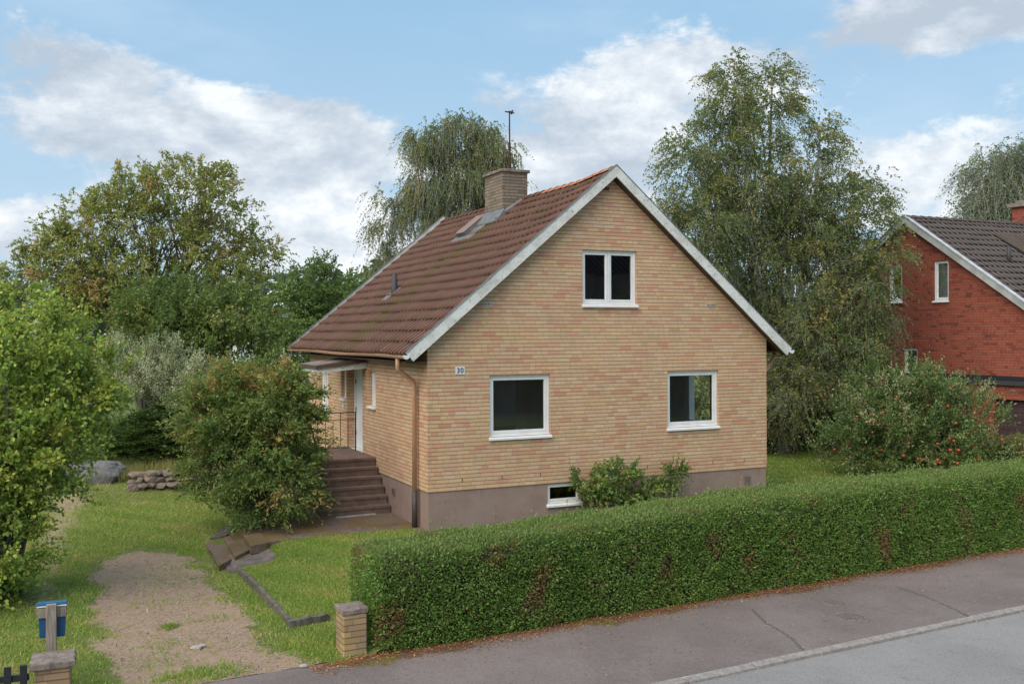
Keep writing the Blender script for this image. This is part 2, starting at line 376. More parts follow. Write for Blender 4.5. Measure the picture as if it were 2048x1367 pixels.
def ground_mat():
    m, N, b = mat('garden_ground', (.07,.11,.03), .95, spec=.1); co = objco(N)
    a = N.node('ShaderNodeAttribute'); a.attribute_name = 'Col'; r, g, _ = N.sep(a.outputs['Vector'])
    n1 = N.noise(co, .9, 5, .6); n2 = N.noise(co, 7, 6, .7); n3 = N.noise(co, 60, 4, .7)
    grass = N.ramp(N.m('ADD', N.m('MULTIPLY', n1, .5), N.m('MULTIPLY', n2, .5)), [(.34, (.095,.13,.032)), (.47, (.14,.165,.048)), (.56, (.20,.195,.075)), (.68, (.27,.21,.11))])
    grass = N.mix(N.m('MULTIPLY', N.ss(n3, .4, .7), .35), grass, (.06,.10,.022))
    stones = N.node('ShaderNodeTexVoronoi'); stones.inputs['Scale'].default_value = 42; N.l.new(co, stones.inputs['Vector'])
    wn = N.sep(stones.outputs['Color'])[0]
    grav = N.mix(wn, (.23,.15,.10), (.43,.32,.24)); grav = N.mix(N.ss(n3, .45, .75), grav, (.20,.135,.11))
    grav = N.mix(N.m('MULTIPLY', N.ss(n1, .40, .66), .6), grav, (.36,.25,.18))
    olive = N.m('MULTIPLY', N.ss(n2, .46, .60), N.ss(N.noise(co, 1.6, 4, .6), .42, .60)); grav = N.mix(N.m('MULTIPLY', olive, .8), grav, (.22,.19,.075))
    dirt = N.mix(n3, (.30,.21,.14), (.38,.30,.19))
    k = N.ss(N.m('ADD', r, N.m('ADD', N.m('MULTIPLY', N.m('SUBTRACT', n2, .5), 1.3), N.m('MULTIPLY', N.m('SUBTRACT', n1, .5), 1.6))), .44, .62)
    kd = N.m('MULTIPLY', N.ss(N.m('ADD', g, N.m('MULTIPLY', N.m('SUBTRACT', n2, .5), 1.6)), .35, .75), .85)
    c = N.mix(kd, grass, dirt); c = N.mix(k, c, grav); N.l.new(c, b.inputs['Base Color'])
    bump(N, b, N.m('ADD', N.m('MULTIPLY', n3, .6), N.m('MULTIPLY', stones.outputs['Distance'], .6)), .8, .02)
    return m
M_ground = ground_mat()
g = np_mesh('ground', np.stack([XX, YY, ZZ], -1).reshape(-1, 3), grid_faces(len(tx), len(sx)), M_ground, col=gcol, smooth=True); tag(g, kind='structure')
def asphalt(name, a, b_, grit, moss=0, gl=.8, wet=0):
    m, N, b = mat(name, a, gl, spec=.35); co = objco(N)
    n1 = N.noise(co, .55, 5, .6); n3 = N.m('ADD', N.m('MULTIPLY', N.noise(co, 110, 3, .8), .5), N.m('MULTIPLY', N.noise(co, 34, 3, .8), .5)); n2 = N.noise(co, 4, 6, .65)
    c = N.mix(N.ss(n1, .36, .64), a, b_); c = N.mix(N.m('MULTIPLY', N.ss(n3, .52, .68), .6), c, grit); c = N.mix(N.m('MULTIPLY', N.ss(n3, .47, .38), .6), c, (.05,.045,.045))
    c = N.mix(N.m('MULTIPLY', N.ss(n2, .55, .7), .22), c, (.10,.085,.08))
    if moss:
        a_ = N.node('ShaderNodeAttribute'); a_.attribute_name = 'Col'; r, g_, _ = N.sep(a_.outputs['Vector'])
        k = N.ss(N.m('ADD', r, N.m('MULTIPLY', N.m('SUBTRACT', n2, .5), 1.4)), .55, .8)
        c = N.mix(N.m('MULTIPLY', k, .85), c, N.mix(N.ss(N.noise(co, 3, 3), .45, .6), (.115,.07,.045), (.13,.12,.03)))
        c = N.mix(N.m('MULTIPLY', g_, .7), c, (.06,.06,.03))
    N.l.new(c, b.inputs['Base Color']); b.inputs['Specular IOR Level'].default_value = .12; bump(N, b, n3, .5, .006)
    N.l.new(N.m('ADD', gl-.1, N.m('MULTIPLY', n2, .25)), b.inputs['Roughness'])
    return m
M_pave = asphalt('pavement_asphalt', (.165,.132,.122), (.21,.17,.158), (.34,.295,.275), 1, .8)
M_road = asphalt('road_asphalt', (.235,.222,.212), (.275,.262,.25), (.40,.385,.37), 0, .85)
def strip(name, t0, t1, s0, s1, z, m, dt=.2, ds=.13, col=None, zf=None):
    tt = np.arange(t0, t1+1e-6, dt); ss = np.linspace(s0, s1, max(2, int((s1-s0)/ds)+1)); A, B = np.meshgrid(tt, ss, indexing='ij')
    X = P0[0]+T_[0]*A+S_[0]*B; Y = P0[1]+T_[1]*A+S_[1]*B; Z = z+(zf(A, B) if zf else 0*A)
    return tag(np_mesh(name, np.stack([X, Y, Z], -1).reshape(-1, 3), grid_faces(*A.shape), m, col=(col(A, B).reshape(-1, 3) if col else None), smooth=True), kind='structure')
CR = [[ts(onz(u, v, -.45)) for u, v in l] for l in (((1505,1219),(1530,1245),(1575,1270),(1598,1290),(1610,1303)), ((1795,1172),(1850,1190),(1900,1212),(1945,1236)))]
def pcol(A, B):
    r = np.clip(.15+.85*smooth((B+.55+.12*np.sin(A*1.9)+.07*np.sin(A*5.3))/.5), 0, 1)*np.where(A > -.3, 1, .45)
    r = r*(1-.3*smooth((A-9)/4))
    g_ = np.zeros_like(A)
    for l in CR:
        for p, q in zip(l[:-1], l[1:]):
            p = np.array(p); q = np.array(q); ab = q-p; k = np.clip(((A-p[0])*ab[0]+(B-p[1])*ab[1])/(ab@ab), 0, 1)
            g_ = np.maximum(g_, (np.hypot(A-p[0]-k*ab[0], B-p[1]-k*ab[1]+.02*np.sin(A*31)*np.sin(B*17)) < .02)*1.0)
    return np.stack([r, g_, 0*r], -1)
strip('pavement', -40, 60, -2.56, .3, -.452, M_pave, .04, .04, pcol, lambda a, b: .012*np.sin(a*.9)*np.sin(b*1.3)-.03*smooth(b/.1))
strip('road', -60, 80, -11, -2.66, -.495, M_road, 1.0, 1.0)
strip('far_verge', -700, 700, -500, -10.98, -.50, M_ground, 20, 20, lambda a, b: np.zeros(a.shape+(3,)))
M_granite = mottled('granite_kerb', (.34,.30,.275), (.24,.205,.19), 14, .9, (.50,.46,.43), 60, .7, .9, .015)
kb = MB(); t = -14.0; krng = np.random.default_rng(3)
while t < 34:
    L = .95+krng.random()*.15; o_ = krng.normal(0, .004); h = -.447+krng.normal(0, .003)
    n = 6; prev = None
    c = [(*sw(t+.006, -2.70+o_), -.65), (*sw(t+L-.006, -2.70+o_), -.65), (*sw(t+L-.006, -2.565), -.65), (*sw(t+.006, -2.565), -.65)]
    d = [(*sw(t+.01, -2.685+o_+krng.normal(0,.004)), h-.01), (*sw(t+L-.01, -2.685+o_), h-.01), (*sw(t+L-.01, -2.565), h+.004), (*sw(t+.01, -2.565), h+.004)]
    kb.hexa(c, d); t += L
tag(kb.build('kerb', M_granite, bevel=.006), kind='structure')

# ------------------------------------------------------------------ foliage
LEAF_GAIN = 2.2
def unit(a): return a/np.maximum(np.linalg.norm(a, axis=-1, keepdims=True), 1e-9)
def leaves(P, D, L, Wd, col, R, fold=.12, flat=0.0):
    """one folded rhombic leaf per row: base P, direction D, length L, width Wd"""
    n = len(P); rv = unit(R.normal(size=(n, 3)))
    if flat: rv = unit(rv*(1-flat)+np.array([0, 0, 1.0])*flat)
    D = unit(D); Nn = unit(rv-D*(rv*D).sum(1, keepdims=True)); Sd = np.cross(D, Nn)
    L = np.reshape(L, (-1, 1))*np.ones((n, 1)); Wd = np.reshape(Wd, (-1, 1))*np.ones((n, 1))
    V = np.empty((n, 4, 3)); V[:, 0] = P; V[:, 1] = P+D*L*.42+Sd*Wd*.5+Nn*L*fold; V[:, 2] = P+D*L; V[:, 3] = P+D*L*.42-Sd*Wd*.5+Nn*L*fold
    return V.reshape(-1, 3), np.arange(4*n).reshape(-1, 4), np.repeat(col, 4, 0)
def twigs(B, E, r):
    n = len(B); D = unit(E-B); a = unit(np.cross(D, np.array([.3, .5, .81]))); b = np.cross(D, a); V = []
    for base, rr in ((B, r), (E, r*.35)):
        for k in range(3):
            th = 2*math.pi*k/3; V.append(base+(a*math.cos(th)+b*math.sin(th))*rr)
    V = np.stack(V, 1).reshape(-1, 3); i = np.arange(n)[:, None]*6
    F = np.concatenate([i+np.array([[k, (k+1)%3, (k+1)%3+3, k+3]]) for k in range(3)], 0)
    return V, F
def palette(n, pal, wts, R, key=None, mixk=.5):
    pal = np.array(pal); w = np.cumsum(np.array(wts)/sum(wts)); x = R.random(n)
    if key is not None: x = np.where(R.random(n) < mixk, key, x)
    idx = np.searchsorted(w, x*.9999); c = pal[idx]
    return (c*np.array([1.18, .98, .95])+.002)*LEAF_GAIN*(1+R.normal(0, .14, (n, 1)))
def crown_mesh(ells, R, ncl, rc, nspray, slen, nleaf, lL, lW, pal, wts, a=(1, .7, .3), droop=.3, ldroop=.3, shell=.45, twig=.004, flat=0.0, keep=None, mixk=.72, sq=1.0):
    E = np.array([e[:6] for e in ells]); vol = E[:, 3]*E[:, 4]*E[:, 5]; vol = vol**.65
    k = R.choice(len(E), ncl, p=vol/vol.sum()); d = unit(R.normal(size=(ncl, 3))); rad = R.random(ncl)**shell
    C = E[k, :3]+d*E[k, 3:]*rad[:, None]; O = unit(d/E[k, 3:])
    if keep is not None: kk = keep(C); C, O = C[kk], O[kk]
    ncl = len(C); ck = R.random(ncl)
    size = R.uniform(.6, 1.4, ncl)
    ci = R.integers(0, ncl, nspray); B = C[ci]+R.normal(size=(nspray, 3))*rc*size[ci, None]*np.array([.6, .6, .6*sq])
    D = unit(O[ci]*a[0]+unit(R.normal(size=(nspray, 3)))*a[1]+np.array([0, 0, 1.0])*a[2])
    SL = slen*R.uniform(.5, 1.4, nspray)
    # leaves along each spray
    tt = (np.arange(nleaf)[None]+R.random((nspray, nleaf)))/nleaf
    P = B[:, None]+D[:, None]*(SL[:, None]*tt)[..., None]; P[..., 2] -= droop*SL[:, None]*tt**2
    LD = D[:, None]+R.normal(size=(nspray, nleaf, 3))*.8; LD[..., 2] -= ldroop
    key = np.repeat(ck[ci], nleaf); n = nspray*nleaf
    col = palette(n, pal, wts, R, key, mixk)
    P = P.reshape(-1, 3); LD = LD.reshape(-1, 3)
    V, F, Cc = leaves(P, LD, lL*R.uniform(.6, 1.25, n), lW*R.uniform(.7, 1.2, n), col, R, flat=flat)
    tw = None
    if twig:
        Et = B+D*SL[:, None]; Et[:, 2] -= droop*SL; tw = twigs(B, Et, twig)
    return V, F, Cc, tw, C
def limbs(base, C, R, n, r0, hf=(.3, .8), top=None, up=.25, segs=6, lift=.0):
    """trunk from base to top, limbs from it to a subset of the clusters"""
    mb = MB(); top = np.array(top); base = np.array(base)
    ph = R.uniform(0, 6, 2)
    def trunk(f): p = base+(top-base)*f; w = .06*np.linalg.norm(top-base)*f*(1-f); return p+np.array([math.sin(ph[0]+4*f)*w, math.sin(ph[1]+5*f)*w, 0])
    K = 10; mb.tube([trunk(i/K) for i in range(K+1)], [r0*(1.25 if i == 0 else 1)*(1-.85*i/K) for i in range(K+1)], 10)
    idx = R.choice(len(C), min(n, len(C)), replace=False)
    for i in idx:
        e = C[i]; f = float(np.clip((e[2]-base[2])/(top[2]-base[2])*R.uniform(.45, .8)+R.uniform(-.05, .05), hf[0], hf[1])); st = trunk(f)
        mid = (st+e)/2+np.array([0, 0, up*np.linalg.norm(e-st)*R.uniform(.2, 1)])+R.normal(0, .08, 3)*np.linalg.norm(e-st)
        ra = r0*(1-.85*f)*R.uniform(.35, .6)
        pts = [st*(1-q)**2+2*mid*q*(1-q)+e*q*q for q in np.linspace(0, 1, segs)]
        mb.tube(pts, [max(.006, ra*(1-q)**.9) for q in np.linspace(0, .97, segs)], 5, caps=False)
    return mb
def plant(name, label, cat, base, ells, seed, trunk=None, group=None, bark=None, stems=None, mleaf=None, nobranch=False, **kw):
    """crown ellipsoids are given in world metres; root stands at base"""
    R = np.random.default_rng(seed); base = np.array(base, float)
    root = empty(name, tuple(base), 0, label, cat, group)
    ell = [(e[0]-base[0], e[1]-base[1], e[2]-base[2], *e[3:]) for e in ells]
    if kw.get('keep'):
        k0 = kw['keep']; kw['keep'] = lambda C: k0(C+base)
    V, F, Cc, tw, C = crown_mesh(ell, R, **kw)
    ok = V.reshape(-1, 4, 3)[:, :, 2].min(1) > .01
    Fk = F[ok]
    np_mesh('crown' if trunk else 'foliage', V, Fk, mleaf or M_leaf, root, col=Cc)
    mb = MB()
    if trunk:
        tops, n, r0, hf = trunk
        for tp in tops:
            off = np.array([*R.normal(0, .12 if len(tops) > 1 else 0, 2), 0]); tp = np.array(tp)-base
            sub = C[np.argsort(np.linalg.norm(C[:, :2]-tp[:2], axis=1))[:max(30, len(C)//len(tops)+10)]]
            m2 = limbs(off+np.array([0, 0, -.1]), sub, R, n, r0, hf, tp)
            b = len(mb.v); mb.v += m2.v; mb.f += [tuple(b+i for i in f) for f in m2.f]; mb.mi += m2.mi
    if stems:
        n, r0 = stems
        for i in range(n):
            e = C[R.integers(len(C))]; b = np.array([*R.normal(0, .18, 2), -.05]); mid = b*.5+e*.5+np.array([*R.normal(0, .15, 2), .1*e[2]])
            mb.tube([b*(1-q)**2+2*mid*q*(1-q)+e*q*q for q in np.linspace(0, 1, 6)], [max(.004, r0*(1-.85*q)) for q in np.linspace(0, 1, 6)], 5, caps=False)
    if mb.v:
        o = mb.build('trunk' if trunk else 'stems', bark or M_bark, root, smooth=True)
    if tw is not None:
        okt = tw[0].reshape(-1, 6, 3)[:, :, 2].min(1) > .01; Ft = tw[1][np.tile(okt, 3)]
        np_mesh('twigs', tw[0], Ft, bark or M_bark, root)
    return root
def el_(u, v, ru, rv, Y, dY=None):
    """a crown lobe whose outline measures ru x rv photo pixels when seen at distance Y"""
    p = atd(u, v, Y); k = Y/FPX
    return (*p, ru*k, dY if dY else ru*k, rv*k)

# ------------------------------------------------------------------ the yellow brick house
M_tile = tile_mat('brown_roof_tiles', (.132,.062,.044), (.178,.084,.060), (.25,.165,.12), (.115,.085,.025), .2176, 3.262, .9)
AZ_R = 7.30
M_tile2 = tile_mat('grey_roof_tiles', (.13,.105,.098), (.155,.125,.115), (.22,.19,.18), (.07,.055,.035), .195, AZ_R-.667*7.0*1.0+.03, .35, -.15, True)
M_ridge = mottled('ridge_tiles', (.17,.075,.05), (.12,.06,.04), 5, .85, (.10,.085,.03), 12, .7, .5)
M_ridge_new = mottled('new_ridge_tiles', (.46,.20,.11), (.38,.165,.09), 7, .8, (.22,.11,.07), 14, .5, .3)
def panel(mb, outer, holes, mp, depth, reveal=None, mi_out=0, mi_in=1, mi_rev=0):
    """flat wall with openings: outer and holes are (a, z) loops, mp(a, d, z) maps into the house"""
    loops = [outer]+holes; co = [[Vector((a, z, 0)) for a, z in l] for l in loops]; tri = tessellate_polygon(co); flat = [p for l in loops for p in l]
    old = mb.map; mb.map = mp; n = len(flat)
    mb.add([(a, 0, z) for a, z in flat], [tuple(t) for t in tri], mi_out)
    mb.add([(a, depth, z) for a, z in flat], [tuple(t)[::-1] for t in tri], mi_in)
    for l in loops:
        k = len(l)
        mb.add([(a, 0, z) for a, z in l]+[(a, depth, z) for a, z in l], [(i, (i+1) % k, (i+1) % k+k, i+k) for i in range(k)], mi_rev)
    mb.map = old
def rect(a0, a1, z0, z1): return [(a0, z0), (a1, z0), (a1, z1), (a0, z1)]
def window(root, mp, a0, a1, z0, z1, setback=.05, casing=.045, sash=.055, mull=0, sill=True, glass=None, side=False, name='window', label=None):
    """frame, sashes, glass and sill in an opening; d grows into the wall"""
    f = MB(); f.map = mp; s0 = setback; e = .004
    for x0, x1, y0, y1 in ((a0+e, a0+casing, z0+e, z1-e), (a1-casing, a1-e, z0+e, z1-e), (a0+casing, a1-casing, z1-casing, z1-e), (a0+casing, a1-casing, z0+e, z0+casing)):
        f.box(x0, x1, s0, s0+.09, y0, y1)
    fr = f.build(name, M_white, root, bevel=.004)
    if label: fr['label'] = label
    if mull: xs = [a0+casing, (a0+a1)/2-.018, (a0+a1)/2+.018, a1-casing]; f2 = MB(); f2.map = mp; f2.box(xs[1]+.002, xs[2]-.002, s0-.004, s0+.08, z0+casing, z1-casing); f2.build('mullion', M_white, fr); pairs = [(xs[0], xs[1]), (xs[2], xs[3])]
    else: pairs = [(a0+casing, a1-casing)]
    for x0, x1 in pairs:
        h = MB(); h.map = mp; y0, y1 = z0+casing, z1-casing; e = .003; x0 += e; x1 -= e; y0 += e; y1 -= e
        for q in ((x0, x0+sash, y0, y1), (x1-sash, x1, y0, y1), (x0+sash, x1-sash, y1-sash, y1), (x0+sash, x1-sash, y0, y0+sash)):
            h.box(q[0], q[1], s0+.012, s0+.07, q[2], q[3])
        h.build('sash', M_white, fr, bevel=.004)
        gl = MB(); gl.map = mp; d = s0+.045
        gl.add([(x0+sash-.003, d, y0+sash-.003), (x1-sash+.003, d, y0+sash-.003), (x1-sash+.003, d, y1-sash+.003), (x0+sash-.003, d, y1-sash+.003)], [(0, 1, 2, 3)])
        gl.build('pane', glass or M_glass, fr)
    if sill:
        w = MB(); w.map = mp; o = .02; y = z0+.012
        w.hexa([(a0-o, -.055, y-.085), (a1+o, -.055, y-.085), (a1+o, s0+.01, y-.085), (a0-o, s0+.01, y-.085)], [(a0-o, -.055, y-.045), (a1+o, -.055, y-.045), (a1+o, s0+.01, y), (a0-o, s0+.01, y)])
        w.build('sill', M_white, fr, bevel=.004)
    return fr
def roof_slope(root, name, x0, z0, x1, z1, y0, y1, rows, m, pitch=.225, lift=.034, amp=.045, sag=None, seed=1, mp=None):
    """corrugated tiles in overlapping rows from the eave (x0, z0) to the ridge (x1, z1)"""
    R = np.random.default_rng(seed); n = int((y1-y0)/pitch)*8+1; ys = np.linspace(y0, y1, n)
    dx, dz = x1-x0, z1-z0; L = math.hypot(dx, dz); nx, nz = -dz/L*(1 if dx > 0 else -1), abs(dx)/L
    wave = amp*np.abs(np.cos(math.pi*(ys-y0)/pitch))**.6; tidx = np.floor(ys/(pitch*2)).astype(int); tidx -= tidx.min()
    lines = []
    for r in range(rows):
        a, b = r/rows, (r+1)/rows; j = R.normal(0, .004, tidx.max()+1)[tidx]; js = R.normal(0, .0011, tidx.max()+1)[tidx]
        for s, l, tip in ((a, .0, 0), (a, lift, 1), (b, .004, 1)):
            lines.append((s+js, l+(wave if tip else wave*.2)+(j if l > .01 else 0)))
    V = []
    for s, l in lines:
        X = x0+dx*s+nx*l; Z = z0+dz*s+nz*l-(sag(ys)*s if sag else 0); V.append(np.stack([X, ys, Z], -1))
    V = np.concatenate(V); k = len(lines)
    F = grid_faces(k, n)
    # underside
    U = np.array([[x0, y0, z0-.03], [x0, y1, z0-.03], [x1, y1, z1-.05], [x1, y0, z1-.05]]); b = len(V); V = np.concatenate([V, U]); F = np.concatenate([F, [[b, b+1, b+2, b+3]]])
    if mp is not None: V = mp(V)
    return np_mesh(name, V, F, m, root)

HZ = .655; HW, HL = 7.96, 9.1; RZ = 6.93; SL = (RZ-3.24)/(HW/2+.43)
root = empty('brick_house', (HO[0], HO[1], 0), TH, 'yellow brick house with brown tiled gable roof and white barge boards, number 30', 'house')
mf = lambda a, d, z: (a, d, z); ms = lambda a, d, z: (d, a, z); mr = lambda a, d, z: (HW-d, a, z); mbk = lambda a, d, z: (a, HL-d, z)
def roofz(x): return RZ-.10-SL*abs(x-HW/2)
WZ0, WZ1 = HZ+.985, HZ+2.166
w = MB()
panel(w, [(0, HZ), (1.80+.8, HZ), (HW, HZ), (HW, roofz(HW)), (HW/2, roofz(HW/2)), (0, roofz(0))], [rect(1.273, 2.584, WZ0, WZ1), rect(5.351, 6.66, WZ0, WZ1), rect(3.3235, 4.605, HZ+3.565, HZ+4.656)], mf, .30)
w.build('gable_wall', [M_brick, M_plaster], root)
w = MB(); panel(w, [(.302, HZ), (HL-.302, HZ), (HL-.302, roofz(0)-.02), (.302, roofz(0)-.02)], [rect(3.23, 3.76, 2.06, 2.81), rect(4.22, 5.48, .93, 2.83), rect(5.58, 6.0, 2.10, 2.81), rect(7.22, 8.12, 1.62, 2.80)], ms, .30)
w.build('side_wall', [M_brick, M_plaster], root)
w = MB(); panel(w, [(.302, HZ), (HL-.302, HZ), (HL-.302, roofz(0)-.02), (.302, roofz(0)-.02)], [rect(1.10, 2.70, WZ0-.25, WZ1), rect(4.0, 5.6, WZ0-.3, WZ1), rect(6.2, 7.8, WZ0-.3, WZ1)], mr, .30, mi_rev=1)
w.build('side_wall', [M_brick, M_plaster], root)
w = MB(); panel(w, [(0, HZ), (HW, HZ), (HW, roofz(HW)), (HW/2, roofz(HW/2)), (0, roofz(0))], [rect(.7, 3.2, WZ0-.4, WZ1), rect(7.1, 7.6, WZ0-.4, WZ1)], mbk, .30)
w.build('gable_wall', [M_brick, M_plaster], root)
# plinth with the basement window opening
P_ = .015
w = MB(); BW = (2.52, 3.28, HZ-.40, HZ-.012)
panel(w, [(-P_+.03, -.4), (HW+P_-.03, -.4), (HW+P_-.03, HZ-.002), (-P_+.03, HZ-.002)], [rect(*BW)], lambda a, d, z: (a, d+.015, z), .28)
for (x0, x1, y0, y1) in ((.015, .29, .296, HL-.3), (HW-.29, HW-.015, .296, HL-.3), (.015, HW-.015, HL-.298, HL-.015)): w.box(x0, x1, y0, y1, -.4, HZ-.002)
w.build('plinth', [M_plinth, M_plaster], root)
w = MB(); w.box(.31, HW-.31, .31, HL-.31, HZ+.02, HZ+.28); w.box(.31, HW-.31, .31, HL-.31, 3.18, 3.34); w.box(.31, HW-.31, .31, HL-.31, -.3, -.2); w.build('floor', M_floor_in, root)
w = MB(); w.box(3.9, 4.0, .31, 4.4, HZ+.29, 3.17); w.box(1.9, 2.0, .4, 8.6, 3.35, roofz(1.9)-.2); w.box(5.9, 6.0, .4, 8.6, 3.35, roofz(5.9)-.2); w.box(2.01, 5.89, 4.0, 4.1, 3.35, 5.1)
w.build('inner_wall', M_plaster, root)
window(root, mf, 1.273, 2.584, WZ0, WZ1)
window(root, mf, 5.351, 6.66, WZ0, WZ1)
window(root, mf, 3.3235, 4.605, HZ+3.565, HZ+4.656, mull=1, sash=.045)
window(root, lambda a, d, z: (a, d+.015, z), *BW, setback=.03, casing=.03, sash=.045, name='basement_window')
window(root, ms, 3.23, 3.76, 2.06, 2.81, setback=.085, casing=.03, sash=.04)
window(root, ms, 5.58, 6.0, 2.10, 2.81, setback=.085, casing=.03, sash=.04)
window(root, ms, 7.22, 8.12, 1.62, 2.80, setback=.085, mull=1, sash=.045)
window(root, mr, 1.10, 2.70, WZ0-.25, WZ1, sill=False, casing=.07, setback=.19); window(root, mr, 4.0, 5.6, WZ0-.3, WZ1, sill=False); window(root, mr, 6.2, 7.8, WZ0-.3, WZ1, sill=False)  # the last two are unseen, added to let more daylight into the rooms
window(root, mbk, .7, 3.2, WZ0-.4, WZ1); window(root, mbk, 7.1, 7.6, WZ0-.4, WZ1)  # unseen back windows, added to brighten the rooms
# front door in its niche
f = MB(); f.map = ms
f.box(4.225, 4.29, .17, .27, .955, 2.825); f.box(5.38, 5.475, .17, .27, .955, 2.825); f.box(4.29, 5.38, .17, .27, 2.75, 2.825); f.box(4.225, 5.475, .05, .29, .935, .955)
dr = f.build('front_door', M_white, root, bevel=.004); dr['label'] = 'white front door in a brick niche at the top of the stairs'
f = MB(); f.map = ms; f.box(4.3, 5.37, .195, .24, .96, 2.745); f.build('door_leaf', M_white, dr, bevel=.004)
for zc in (1.3, 1.85, 2.5):
    f = MB(); f.map = ms; f.tube([(5.375, .182, zc-.05), (5.375, .182, zc+.05)], .012, 8); f.build('hinge', M_iron, dr)
f = MB(); f.map = ms; f.box(4.36, 4.39, .17, .194, 1.9, 2.02); f.tube([(4.375, .16, 1.98), (4.48, .16, 1.98)], .011, 8); f.build('handle', M_dark, dr)
f = MB(); f.map = ms; f.box(5.72, 5.80, -.03, -.002, 1.86, 1.96); f.build('doorbell', M_white, root, bevel=.004)
# roof
sag = lambda y: .09*smooth((y+.25)/1.6)
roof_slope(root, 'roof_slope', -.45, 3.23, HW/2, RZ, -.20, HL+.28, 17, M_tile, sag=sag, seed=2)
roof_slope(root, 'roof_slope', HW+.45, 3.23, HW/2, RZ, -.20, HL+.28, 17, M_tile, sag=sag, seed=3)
for new in (0, 1):
    rr = MB()
    for i in range(28):
        y = -.14+i*.34
        isnew = 0 <= i < 9 or i == 14 or i == 15
        if isnew != bool(new) or 3.95 < y+.17 < 5.05: continue
        vs = []; z = RZ-float(sag(y))+.035
        for k, (yy, q) in enumerate(((y, 1.12), (y+.17, 1.0), (y+.37, .88))):
            for a in np.linspace(-1.25, 1.25, 9): vs.append((HW/2+.135*q*math.sin(a), yy, z-.085+.125*q*math.cos(a)))
        rr.add(vs, [(k*9+j, k*9+j+1, (k+1)*9+j+1, (k+1)*9+j) for k in range(2) for j in range(8)]+[tuple(range(9))])
    o = rr.build('ridge_tiles', M_ridge_new if new else M_ridge, root)
    if new: o['label'] = 'bright orange ridge tiles'
def barge(y, sgn):
    mb = MB(); xe = HW/2+sgn*(HW/2+.50); ze = RZ-SL*(HW/2+.50)+.02; wv = .175
    a = [(HW/2, RZ+.085), (xe, ze+.085-.01), (xe-sgn*.135, ze+.085-wv*.93), (HW/2, RZ+.085-wv*1.31)]
    mb.map = lambda x, d, z: (x, y+d, z)
    pts0 = [(p[0], 0, p[1]) for p in a]; pts1 = [(p[0], .03, p[1]) for p in a]
    mb.hexa(pts0, pts1)
    o = mb.build('barge_board', M_peel, root)
    # thin dark metal capping on top of the board
    c = MB(); c.map = mb.map; off = .004
    c.hexa([(HW/2, -.012, RZ+.089), (xe, -.012, ze+.079), (xe, .05, ze+.079), (HW/2, .05, RZ+.089)], [(HW/2, -.012, RZ+.103), (xe, -.012, ze+.093), (xe, .05, ze+.093), (HW/2, .05, RZ+.103)])
    c.build('capping', M_lead, o)
for y in (-.25, HL+.30):
    for sgn in (-1, 1): barge(y, sgn)
def soffit(sgn):
    mb = MB(); xe = HW/2+sgn*(HW/2+.42); ze = RZ-SL*(HW/2+.42)-.10; zr = RZ-.10
    for y0, y1 in ((-.218, -.004), (HL+.004, HL+.29)):
        mb.hexa([(HW/2, y0, zr-.03), (xe, y0, ze-.03), (xe, y1, ze-.03), (HW/2, y1, zr-.03)], [(HW/2, y0, zr), (xe, y0, ze), (xe, y1, ze), (HW/2, y1, zr)])
    x0 = 0-.004 if sgn < 0 else HW+.004; xs = sorted((xe, x0)); mb.box(xs[0], xs[1], .0, HL, ze-.06, ze-.03)
    mb.build('soffit', M_soffit, root)
soffit(-1); soffit(1)
def gutter(sgn):
    xc = HW/2+sgn*(HW/2+.50); mb = MB(); z = 3.225; r = .062; ys = np.linspace(-.24, HL+.3, 12); vs = []; k = 7
    for y in ys:
        zz = z+.012*math.sin(y*1.1)
        for rr in (r, r-.006):
            for a in np.linspace(math.pi, 2*math.pi, k): vs.append((xc+rr*math.cos(a), y, zz+rr*math.sin(a)))
    fs = []
    for i in range(len(ys)-1):
        for s in (0, k):
            for j in range(k-1): b = i*2*k+s+j; fs.append((b, b+1, b+1+2*k, b+2*k))
        for j in (0, k-1): b = i*2*k; fs.append((b+j, b+k+j, b+3*k+j, b+2*k+j))
    mb.add(vs, fs); g = mb.build('gutter', M_gutter, root)
    e = MB(); n = 10
    for y0, y1 in ((-.262, -.243),):
        p = [(xc+.07*math.cos(a), z+.012+.075*math.sin(a)) for a in np.linspace(math.pi, 2*math.pi, n)]
        e.add([(x, y0, q) for x, q in p]+[(x, y1, q) for x, q in p], [tuple(range(n)), tuple(range(n, 2*n))]+[(i, (i+1) % n, (i+1) % n+n, i+n) for i in range(n)])
    e.build('end_cap', M_white, g)
gutter(-1); gutter(1)
d = MB(); r = .045; d.tube([(-.48, .30, 3.18), (-.48, .30, 2.98), (-.47, .31, 2.95), (-.10, .49, 2.71), (-.085, .50, 2.66), (-.085, .50, .62)], r, 12)
dp = d.build('downspout', M_gutter, root, smooth=True)
d = MB(); d.tube([(-.085, .50, .63), (-.085, .50, -.12)], .056, 12); d.build('drain_pipe', M_dpipe, dp, smooth=True)
d = MB(); d.tube([(HW+.46, .30, 3.18), (HW+.46, .30, 3.05), (HW+.10, .22, 2.72), (HW+.085, .22, 2.66), (HW+.085, .22, .1)], r, 12); d.build('downspout', M_gutter, root, smooth=True)
